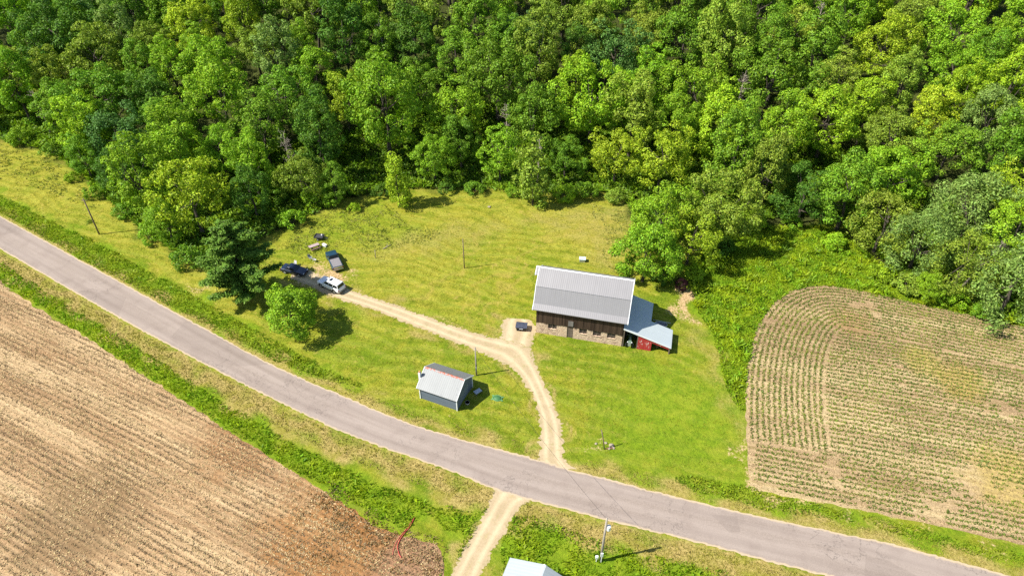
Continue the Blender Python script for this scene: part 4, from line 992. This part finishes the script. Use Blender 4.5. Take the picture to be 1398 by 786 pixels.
rake(pr, SL+.143, SL+.20, .03, .17).build('rake_trim', WHITE, sd); rake(pr, -.38, -.323, .03, .17).build('rake_trim', WHITE, sd)
for x, y in ((-.02,-.03),(SL+.02,-.03),(SL+.02,SD+.03),(-.02,SD+.03)): MB().box(x-.06, x+.06, y-.06, y+.06, 0, SE-.1).build('corner_trim', WHITE, sd)
ch = MB().box(-.62, -.34, .95, 1.32, 0, 3.95).build('chimney', WHITE, sd); MB().box(-.58, -.38, 1.01, 1.26, 3.953, 4.15).build('flue', simple('terracotta', (.50,.22,.09), .8), ch)
MB().box(1.2, 4.6, SD+.002, SD+.03, .0, .02).build('back_step', CONC, sd)
# bits beside the shed
wb = tag(empty('wheelbarrow', local(so, shh, SL+1.3, 3.9), R(40)), 'grey wheelbarrow in the shade beside the blue shed', 'wheelbarrow')
MB().hexa([(-.35,-.22,.35),(.35,-.22,.3),(.35,.22,.3),(-.35,.22,.35)], [(-.55,-.36,.62),(.55,-.34,.6),(.55,.34,.6),(-.55,.36,.62)]).build('tray', GALV, wb)
for y in (-.24, .24): MB().tube([(.7,y*.3,.2),(-.3,y,.34),(-1.05,y*1.2,.6)], .022, 6).build('handle', WOOD_GREY, wb); MB().beam((-.35,y,.33),(-.42,y,0),.03,.03).build('leg', STEEL, wb)
wheel('wheel', wb, .66, 0, .19, .09)
tb = MB().tube([(0,0,0),(0,0,.3),(0,0,.3),(0,0,.05)], [.26,.33,.30,.25], 18).build('wash_tub', simple('pinkish_tub', (.42,.36,.34), .5)); tb.location = local(so, shh, SL+.75, 1.7); tag(tb, 'pale round tub in the shade by the shed gable', 'tub')
# green turtle-like sandbox
GRN = simple('green_plastic', (.05,.145,.05), .5, var=.2)
GRN2 = simple('pale_green_plastic', (.11,.25,.10), .5, var=.2)
ts = tag(empty('sandbox', at(679, 543.5), R(-12)), 'low green plastic sandbox lying on lawn right of the shed', 'sandbox')
def dome(mb, rx, ry, h, z0, n=18, k=5):
    vs = []; fs = []
    for i in range(k):
        a = i/(k)*math.pi/2
        for j in range(n): t = 2*math.pi*j/n; vs.append((rx*math.cos(a)*math.cos(t), ry*math.cos(a)*math.sin(t), z0+h*math.sin(a)))
    vs.append((0, 0, z0+h))
    for i in range(k-1):
        for j in range(n): fs.append((i*n+j, i*n+(j+1) % n, (i+1)*n+(j+1) % n, (i+1)*n+j))
    for j in range(n): fs.append(((k-1)*n+j, (k-1)*n+(j+1) % n, k*n))
    fs.append(tuple(range(n))[::-1]); return mb.add(vs, fs)
dome(MB(), .62, .48, .24, .06).build('lid', GRN, ts, True)
m = MB(); m.tube([(.66*math.cos(a), .52*math.sin(a), .06) for a in np.linspace(0, 2*math.pi, 25)], .07, 6); m.build('tub_rim', GRN2, ts, True)
for a in (.5, 2.6, 3.7, 5.8): MB().hexa([(.55*math.cos(a-.25),.45*math.sin(a-.25),.01),(.95*math.cos(a-.12),.8*math.sin(a-.12),.01),(.95*math.cos(a+.12),.8*math.sin(a+.12),.01),(.55*math.cos(a+.25),.45*math.sin(a+.25),.01)], [(.55*math.cos(a-.25),.45*math.sin(a-.25),.1),(.95*math.cos(a-.12),.8*math.sin(a-.12),.07),(.95*math.cos(a+.12),.8*math.sin(a+.12),.07),(.55*math.cos(a+.25),.45*math.sin(a+.25),.1)]).build('flipper_seat', GRN2, ts)

# ------------------------------------------------------------------ bottom building
p1, p2 = at(697.4, 760.4, 2.6), at(767, 785, 2.6); hb = math.atan2(p2.y-p1.y, p2.x-p1.x); WB = (p2-p1).length
gb = tag(empty('outbuilding', Vector((p1.x, p1.y, 0)), hb), 'white-roofed outbuilding cut off by the bottom of the picture', 'building')
LB = 9.0; half = (at(742.1,774.3,3.6)-Vector((p1.x,p1.y,3.6))).dot(Vector((math.cos(hb), math.sin(hb), 0))); RB = 3.6
gp = [(.25,0),(.25,2.5),(half,RB-.12),(WB-.25,2.5),(WB-.25,0)]
MB().prism([(x, z) for x, z in gp], -.25, -LB+.25, 'y').build('wall', simple('white_siding', (.62,.64,.65), .6), gb)
pr = [(-.1,2.52),(half,RB),(WB+.1,2.52)]
MB().prism(pr+[(x, z-.07) for x, z in pr][::-1], 0, -LB, 'y').build('roof', ROOF_WHITE, gb)
MB().prism([(half-.2,RB-.085),(half,RB+.04),(half+.2,RB-.085),(half,RB+.012)], .02, -LB-.02, 'y').build('ridge_cap', WHITE, gb)
MB().box(-.03, .0, -5, -4, .02, 2.05).build('door', WOOD_GREY, gb)

# ------------------------------------------------------------------ poles and wire
POLE = simple('pole_wood', (.17,.125,.09), .9, var=.3, scale=3); POLE_L = simple('pale_pole_wood', (.30,.26,.21), .9, var=.3)
def pole(px, py, h, r, label, mat=POLE, lean=(0,0), name='utility_pole'):
    b = at(px, py); o = empty(name, b); tag(o, label, 'pole')
    MB().tube([(0,0,-.5),(lean[0]*.5,lean[1]*.5,h*.5),(lean[0],lean[1],h)], [r*1.15, r, r*.8], 10).build('shaft', mat, o, True); return o
pa = pole(135.7, 320, 7.8, .13, 'tall dark wooden pole on the yellow grass at far left')
MB().beam((-.5,0,7.4),(.5,0,7.4),.1,.1).build('crossarm', POLE, pa)
pb = pole(634, 366, 6.1, .085, 'thin pole standing alone on the upper lawn')
MB().tube([(0,0,6.1),(0,0,6.25)], [.05,.03], 8).build('cap', GALV, pb)
pc = pole(650.5, 512, 5.6, .11, 'wooden pole at the back corner of the blue shed', POLE_L)
MB().box(-.1, .1, -.2, -.11, 1.3, 1.75).build('meter_box', GALV, pc)
pd_ = pole(820, 765, 8.45, .14, 'wooden pole with white transformer can below the road', POLE_L)
MB().tube([(.34,0,6.3),(.34,0,6.35),(.34,0,7.0),(.34,0,7.08)], [.2,.24,.24,.12], 14).build('transformer_can', PVC, pd_)
MB().tube([(.34,0,7.08),(.34,0,7.25)], .04, 6).build('insulator', GALV, pd_)
MB().box(-.14, .14, -.28, -.145, 1.3, 1.95).build('meter_box', PVC, pd_)
MB().tube([(.02,-.17,0),(.02,-.17,1.3)], .045, 8).build('conduit', PVC, pd_)
pe = pole(826, 613, 3.7, .07, 'short dark leaning post among pale rocks below the barn', POLE, (-.75, .2), 'leaning_post')
pf = pole(513, 352, 1.7, .06, 'thin weathered stake on the lawn right of the pickup', DEADWOOD, (.05, 0), 'stake')
for o in (pa, pb, pc, pd_, pe, pf): o['category'] = 'pole'
ped = tag(empty('utility_pedestal', at(814, 766)), 'small white utility pedestal at the foot of the roadside pole', 'pedestal')
MB().tube([(0,0,0),(0,0,.85)], .05, 8).build('post', PVC, ped); MB().box(-.16, .16, -.12, .12, .7, 1.15).build('cabinet', PVC, ped, bevel=.02)
A, B = at(820, 765)+Vector((0,0,8.3)), at(650.5, 512)+Vector((0,0,5.45)); wpts = [A.lerp(B, t)+Vector((0,0,-2.2*t*(1-t)*1.6)) for t in np.linspace(0, 1, 24)]
tag(MB().tube(wpts, .014, 5).build('overhead_wire', BLACK), 'thin overhead wire sagging across the road between two poles', 'wire')
ROCK = simple('limestone', (.30,.25,.18), .9, var=.25, scale=3)
def rock(x, y, r, label, grp='rocks around the leaning post'):
    bm = bmesh.new(); bmesh.ops.create_icosphere(bm, subdivisions=2, radius=r)
    for v in bm.verts: v.co *= 1+.35*noise.noise(v.co*2.2/r*.5+Vector((x, y, 0))); v.co.z *= .6
    me = bpy.data.meshes.new('rock'); bm.to_mesh(me); bm.free(); me.materials.append(ROCK); o = link('rock', me); o.location = (x, y, r*.3); tag(o, label, 'rock', grp)
q = at(826, 613)
for dx, dy, r, lb in ((.9,.55,.33,'largest pale rock right of the leaning post'),(.55,.1,.22,'pale rock nearest the leaning post base'),(.2,1.0,.2,'pale rock behind the leaning post'),(1.15,.15,.2,'small pale rock at the right of the rock heap'),(-1.1,.9,.18,'small rock left of the leaning post')): rock(q.x+dx, q.y+dy, r, lb)
lg = MB().tube([q+Vector((.1,.05,.1)), q+Vector((1.0,.1,.12))], [.09,.08], 8).build('log', simple('red_brown_log', (.22,.10,.06), .9)); tag(lg, 'short red-brown log at the foot of the leaning post', 'log')
bq = at(528, 338); brn = MB()
brn.tube([bq+Vector((-.6,-.55,.08)), bq+Vector((0,0,.2)), bq+Vector((.6,.7,.1))], [.06,.08,.04], 6); brn.tube([bq+Vector((0,0,.2)), bq+Vector((.15,.6,.5))], [.05,.02], 5)
tag(brn.build('fallen_branch', DEADWOOD), 'fallen branch lying on the upper lawn', 'branch')
cl_ = at(122, 303.5)
rt = tree(cl_.x, cl_.y, -.5, 'bush', 0, .28, 'olive green', 'small grey-green bush beside the leftmost pole', name='shrub')
rock(at(668,283).x, at(668,283).y, .3, 'lone stone at the edge of the upper lawn', 'stones on the lawn')

# hoses
RED = simple('red_hose', (.42,.06,.045), .45, var=.2)
h1 = smooth(atl([(566,706),(560,718),(549,732),(543,745),(545,756),(548,761)]), 6); h2 = smooth(atl([(564,708),(556,720),(546,732),(540,742),(537,752),(536,757)]), 6)
tag(MB().tube([(x, y, .10) for x, y in h1], .055, 8).build('hose', RED, None, True), 'thick red hose lying in the bare field corner', 'hose', 'red hoses in the field corner')
tag(MB().tube([(x, y, .06) for x, y in h2], .04, 8).build('hose', simple('faded_red_hose', (.55,.14,.10), .5), None, True), 'thinner faded red hose left of the thick one', 'hose', 'red hoses in the field corner')

# ------------------------------------------------------------------ vehicles
CHROME = simple('chrome', (.55,.56,.57), .2, .9, .05); TAIL = simple('tail_lamp', (.35,.01,.01), .25); LAMP = simple('clear_lamp', (.62,.64,.66), .15)
def paint(name, col):
    t = NT(name); c = t.co(); f = t.noise(c, 3, 3)
    k = t.n('BsdfPrincipled'); t.l(t.mix(t.math('MULTIPLY', t.ramp(f, .4, .8), .25), col, tuple(min(1, x*1.2+.01) for x in col)), k.inputs['Base Color']); k.inputs['Roughness'].default_value = .3; k.inputs['Coat Weight'].default_value = .6; k.inputs['Coat Roughness'].default_value = .08
    t.l(k.outputs[0], t.out.inputs[0]); return t.m
def loft(stations, mb):
    """stations: (x, [(halfwidth, z), ...]) same count; mirrored"""
    rows = []
    for x, pr in stations: rows.append([(x, -w, z) for w, z in pr]+[(x, w, z) for w, z in pr[::-1]])
    n = len(rows[0]); vs = [p for r in rows for p in r]; fs = []
    for i in range(len(rows)-1):
        for k in range(n): fs.append((i*n+k, i*n+(k+1) % n, (i+1)*n+(k+1) % n, (i+1)*n+k))
    fs += [tuple(range(n))[::-1], tuple((len(rows)-1)*n+k for k in range(n))]
    return mb.add(vs, fs)
def vehicle(name, loc, rz, label, cat, pm, L, W, kind):
    """front towards +x, origin under the middle"""
    v = tag(empty(name, loc, rz), label, cat); h = L/2; w = W/2
    if kind == 'sedan': zs, belt, roof, hood, deck = .28, .92, 1.43, .88, .98
    elif kind == 'suv': zs, belt, roof, hood, deck = .38, 1.12, 1.84, 1.10, 1.12
    else: zs, belt, roof, hood, deck = .48, 1.18, 1.86, 1.14, 1.18
    def sec(top, ws=1.0, b=zs): return [(w*.90*ws, b), (w*ws, b+.18), (w*ws, top-.22), (w*.95*ws, top-.05), (w*.84*ws, top)]
    if kind == 'pickup':
        st = [(-h, sec(deck-.02, .96, zs+.1)), (-h+.12, sec(deck)), (-h*.05, sec(deck)), (h*.28, sec(belt)), (h*.34, sec(belt-.01)), (h*.72, sec(hood)), (h*.93, sec(hood-.06, .97)), (h, sec(hood-.18, .90, zs+.1))]
        gx = (-h*.06, h*.02, h*.26, h*.44)
    elif kind == 'suv':
        st = [(-h, sec(belt-.1, .95, zs+.1)), (-h+.1, sec(belt)), (0, sec(belt)), (h*.42, sec(belt-.01)), (h*.72, sec(hood)), (h*.93, sec(hood-.06, .97)), (h, sec(hood-.2, .90, zs+.08))]
        gx = (-h+.06, -h+.30, h*.10, h*.50)
    else:
        st = [(-h, sec(deck-.22, .90, zs+.12)), (-h*.93, sec(deck-.04, .97)), (-h*.62, sec(deck)), (-.1, sec(belt)), (h*.36, sec(belt)), (h*.72, sec(hood-.06)), (h*.92, sec(hood-.14, .96)), (h, sec(hood-.28, .86, zs+.06))]
        gx = (-h*.70, -h*.36, h*.10, h*.42)
    loft(st, MB()).build('body', pm, v, True, .03)
    for p in v.children[-1].data.polygons: p.use_smooth = False
    b0, t0, t1, b1 = gx; wr = w*.74; wb_ = w*.90; r_ = roof
    # cabin: pillars and roof in paint, glass set proud
    lo_ = belt-.08; MB().hexa([(b0,-wb_,lo_),(b1,-wb_,lo_),(b1,wb_,lo_),(b0,wb_,lo_)], [(t0,-wr,r_-.05),(t1,-wr,r_-.05),(t1,wr,r_-.05),(t0,wr,r_-.05)]).build('cabin', pm, v, bevel=.03)
    MB().hexa([(t0+.02,-wr*.98,r_-.06),(t1-.02,-wr*.98,r_-.06),(t1-.02,wr*.98,r_-.06),(t0+.02,wr*.98,r_-.06)], [(t0+.10,-wr*.9,r_),(t1-.12,-wr*.9,r_),(t1-.12,wr*.9,r_),(t0+.10,wr*.9,r_)]).build('roof_panel', pm, v, bevel=.02)
    def pt(xb, xt, f): return xb+(xt-xb)*f
    def glass(nm, q, n_):
        n_ = Vector(n_).normalized()*.012; q = [Vector(p)+n_ for p in q]; MB().hexa([p-n_*.5 for p in q], q).build(nm, GLASS, v)
    f0, f1 = .14, .90; zz = lambda f: lo_+(r_-.05-lo_)*f; ww = lambda f: wb_+(wr-wb_)*f
    glass('windshield', [(pt(b1,t1,f0),-ww(f0)*.92,zz(f0)),(pt(b1,t1,f0),ww(f0)*.92,zz(f0)),(pt(b1,t1,f1),ww(f1)*.9,zz(f1)),(pt(b1,t1,f1),-ww(f1)*.9,zz(f1))], (r_-lo_, 0, b1-t1))
    glass('rear_window', [(pt(b0,t0,f0+.08),-ww(f0)*.86,zz(f0+.08)),(pt(b0,t0,f0+.08),ww(f0)*.86,zz(f0+.08)),(pt(b0,t0,f1),ww(f1)*.84,zz(f1)),(pt(b0,t0,f1),-ww(f1)*.84,zz(f1))], (-(r_-lo_), 0, t0-b0))
    segs = {'sedan': ((.10,.46),(.50,.90)), 'suv': ((.04,.34),(.37,.64),(.68,.95)), 'pickup': ((.08,.46),(.52,.94))}[kind]
    for s_ in (-1, 1):
        for a, b in segs:
            g0, g1 = .20, .86; xx = lambda u, f: pt(b0, t0, f)+(pt(b1, t1, f)-pt(b0, t0, f))*u
            glass('side_window', [(xx(a,g0),s_*ww(g0),zz(g0)),(xx(b,g0),s_*ww(g0),zz(g0)),(xx(b,g1),s_*ww(g1),zz(g1)),(xx(a,g1),s_*ww(g1),zz(g1))], (0, s_*(r_-lo_), wb_-wr))
        mb = MB(); mb.box(b1-.32, b1-.16, s_*w*.93 if s_ > 0 else s_*w*.93-.22, s_*w*.93+.22 if s_ > 0 else s_*w*.93, belt-.02, belt+.16); mb.build('mirror', pm, v, bevel=.03)
        MB().box(h-.24, h-.02, s_*w*.66-.17, s_*w*.66+.17, hood-.40, hood-.20).build('headlight', LAMP, v, bevel=.02)
        MB().box(-h-.012, -h+.12, s_*w*.82-.1, s_*w*.82+.1, belt-.42, belt-.12).build('taillight', TAIL, v, bevel=.015)
    MB().box(h-.06, h+.07, -w*.88, w*.88, zs, zs+.26).build('front_bumper', BLACK if kind == 'sedan' else CHROME, v, bevel=.04)
    MB().box(-h-.08, -h+.06, -w*.9, w*.9, zs+.02, zs+.26).build('rear_bumper', pm if kind == 'sedan' else CHROME, v, bevel=.04)
    MB().box(h-.04, h+.03, -w*.4, w*.4, zs+.30, hood-.26).build('grille', BLACK, v)
    r = {'sedan': .33, 'suv': .39, 'pickup': .40}[kind]; fx, rx_ = h-.92, -h+{'sedan': .95, 'suv': 1.0, 'pickup': 1.25}[kind]
    for x in (fx, rx_):
        for s_ in (-1, 1):
            wheel('wheel', v, x, s_*(w-.09), r, .23)
            n = 14; arc = [(x+(r+.09)*math.cos(a), r+(r+.09)*math.sin(a)) for a in np.linspace(-.25, math.pi+.25, n)]
            MB().prism(arc, s_*(w+.004), s_*(w-.12), 'y').build('wheel_arch', BLACK, v)
    if kind == 'suv':
        MB().box(t1-.75, t1-.25, -.34, .34, roof-.01, roof+.012).build('sunroof', GLASS, v)
        for s_ in (-1, 1): MB().tube([(t0+.2,s_*wr*.82,roof+.05),(t1-.5,s_*wr*.82,roof+.05)], .022, 6).build('roof_rail', BLACK, v)
    if kind == 'pickup':
        x0 = -h+.10; x1 = b0-.04
        MB().box(x0, x1, -w*.80, w*.80, deck+.003, deck+.05).build('bed_cover', simple('grey_vinyl', (.20,.185,.19), .75), v, bevel=.015)
        MB().box(-h-.015, -h+.05, -w*.78, w*.78, zs+.34, deck-.03).build('tailgate', CHROME, v, bevel=.02)
    MB().box(-h+.3, h-.3, -w*.84, w*.84, zs-.12, zs+.02).build('underbody', BLACK, v)
    return v
def car_at(front, rear, side_off):
    f, b = at(*front), at(*rear); rz = math.atan2(f.y-b.y, f.x-b.x); c = (f+b)/2+Vector((-math.sin(rz), math.cos(rz), 0))*side_off; return c, rz
c, rz = car_at((437.9,391.4), (458.9,401), -.85)
vehicle('suv', c, rz, 'white SUV parked on the gravel end of the driveway', 'car', paint('white_car_paint', (.74,.75,.77)), 4.95, 1.95, 'suv')
c, rz = car_at((452.5,350), (462,369.5), 0)
vehicle('pickup_truck', c, rz, 'dark teal pickup with grey bed cover parked on the lawn', 'pickup', paint('teal_car_paint', (.010,.038,.062)), 5.5, 1.98, 'pickup')
c, rz = car_at((414,376), (388,370.5), 0.35)
vehicle('sedan', c, rz, 'dark navy sedan parked beside the pine', 'car', paint('navy_car_paint', (.008,.016,.042)), 4.6, 1.82, 'sedan')

# ------------------------------------------------------------------ things by the cars
pt_ = tag(empty('picnic_table', at(429.5, 339.5), R(35)), 'brown picnic table on the grass left of the pickup', 'picnic table')
BRN = plank_mat('brown_planks', (.11,.065,.05), (.20,.13,.11), 1, .14); PNK = plank_mat('pale_planks', (.36,.27,.26), (.44,.34,.33), 1, .14)
m = MB()
for k in range(5): m.box(-.95, .95, -.38+k*.155, -.24+k*.155, .72, .76)
m.build('table_top', PNK, pt_)
for y in (-.72, .72):
    m = MB(); m.box(-.95, .95, y-.14, y-.01, .42, .46); m.box(-.95, .95, y+.01, y+.14, .42, .46); m.build('bench_seat', BRN, pt_)
for x in (-.65, .65):
    m = MB(); m.beam((x,-.2,.71),(x,-.6,0),.09,.05); m.beam((x,.2,.71),(x,.6,0),.09,.05); m.beam((x,-.8,.39),(x,.8,.39),.05,.09); m.build('leg_frame', BRN, pt_)
ct = tag(empty('utility_cart', at(436.5, 326), R(-8)), 'dark flat utility cart with white jug at the meadow edge', 'cart')
m = MB(); m.box(-.85, .85, -.62, .62, .50, .56)
for a in ((-.85,.85,-.62,-.58),(-.85,.85,.58,.62),(-.85,-.81,-.578,.578),(.81,.85,-.578,.578)): m.box(*a, .563, .74)
m.build('bed', simple('dark_mesh_bed', (.05,.05,.055), .7, var=.4, scale=8), ct)
for y in (-.7, .7): wheel('wheel', ct, -.1, y, .26, .14)
MB().tube([(.85,0,.5),(1.6,0,.3)], .035, 6).build('tongue', STEEL, ct)
jg = tag(empty('jug', at(436.5,326)+Vector((.5,.15,.565))), 'white plastic jug standing in the dark cart', 'jug'); MB().tube([(0,0,0),(0,0,.3),(0,0,.38),(0,0,.44)], [.15,.16,.06,.05], 12).build('bottle', PVC, jg, True); MB().tube([(0,0,.44),(0,0,.47)], .055, 10).build('cap', RED, jg)
cl2 = tag(empty('cooler', at(443.5, 336), R(-35)), 'white chest cooler by the pickup front', 'cooler')
MB().box(-.45, .45, -.22, .22, 0, .36).build('box', PVC, cl2, bevel=.03); MB().box(-.47, .47, -.24, .24, .363, .44).build('lid', simple('pinkish_white', (.68,.60,.58), .5), cl2, bevel=.02)
def chair(px, py, rz, label, col):
    o = tag(empty('folding_chair', at(px, py), rz), label, 'chair', 'lawn chairs by the cars')
    MB().box(-.24, .24, -.24, .22, .40, .43).build('seat', col, o); MB().hexa([(-.24,.22,.45),(.24,.22,.45),(.24,.25,.45),(-.24,.25,.45)], [(-.24,.38,.92),(.24,.38,.92),(.24,.41,.92),(-.24,.41,.92)]).build('backrest', col, o)
    for x in (-.25, .25):
        m = MB(); m.tube([(x,-.28,0),(x,.3,.62)], .018, 6); m.tube([(x,.3,0),(x,-.24,.62)], .018, 6); m.tube([(x,-.26,.62),(x,.3,.62)], .02, 6); m.build('leg_frame', GALV, o)
GC = simple('grey_fabric', (.20,.22,.26), .8); WC = simple('pale_fabric', (.55,.52,.52), .8)
chair(424.5, 354, R(60), 'grey folding chair below the picnic table, left of the pair', GC)
chair(430, 357, R(150), 'pale folding chair below the picnic table, right of the pair', WC)
chair(403, 363, R(-20), 'pale folding chair just behind the navy sedan', WC)

# ------------------------------------------------------------------ light
SUN_EL, SHADOW_AZ = 49.0, 13.0
w = bpy.data.worlds.new('World'); sc.world = w; w.use_nodes = True; nt = w.node_tree; nt.nodes.clear()
sky = nt.nodes.new('ShaderNodeTexSky'); sky.sky_type = 'NISHITA'; sky.sun_disc = False; sky.sun_elevation = R(SUN_EL)
sd_ = Vector((-math.cos(R(SHADOW_AZ))*math.cos(R(SUN_EL)), -math.sin(R(SHADOW_AZ))*math.cos(R(SUN_EL)), math.sin(R(SUN_EL))))
sky.sun_rotation = math.atan2(sd_.x, sd_.y); sky.air_density = 1.0; sky.dust_density = .6; sky.ozone_density = 1.0
bg = nt.nodes.new('ShaderNodeBackground'); bg.inputs[1].default_value = .09; wo = nt.nodes.new('ShaderNodeOutputWorld')
nt.links.new(sky.outputs[0], bg.inputs[0]); nt.links.new(bg.outputs[0], wo.inputs[0])
sl = bpy.data.lights.new('sun', 'SUN'); sl.energy = 4.6; sl.angle = R(.5); sl.color = (1.0, .955, .88)
slo = bpy.data.objects.new('sun', sl); COL.objects.link(slo); slo.rotation_euler = (-sd_).to_track_quat('-Z', 'Y').to_euler(); slo.location = (-60, -20, 120)
vs_ = sc.view_settings; vs_.view_transform = 'Standard'; vs_.look = 'None'; vs_.exposure = .95; vs_.gamma = 1; vs_.use_curve_mapping = False
sc.cycles.max_bounces = 6; sc.cycles.diffuse_bounces = 3; sc.cycles.transparent_max_bounces = 4; sc.cycles.use_denoising = False
bpy.context.view_layer.update()
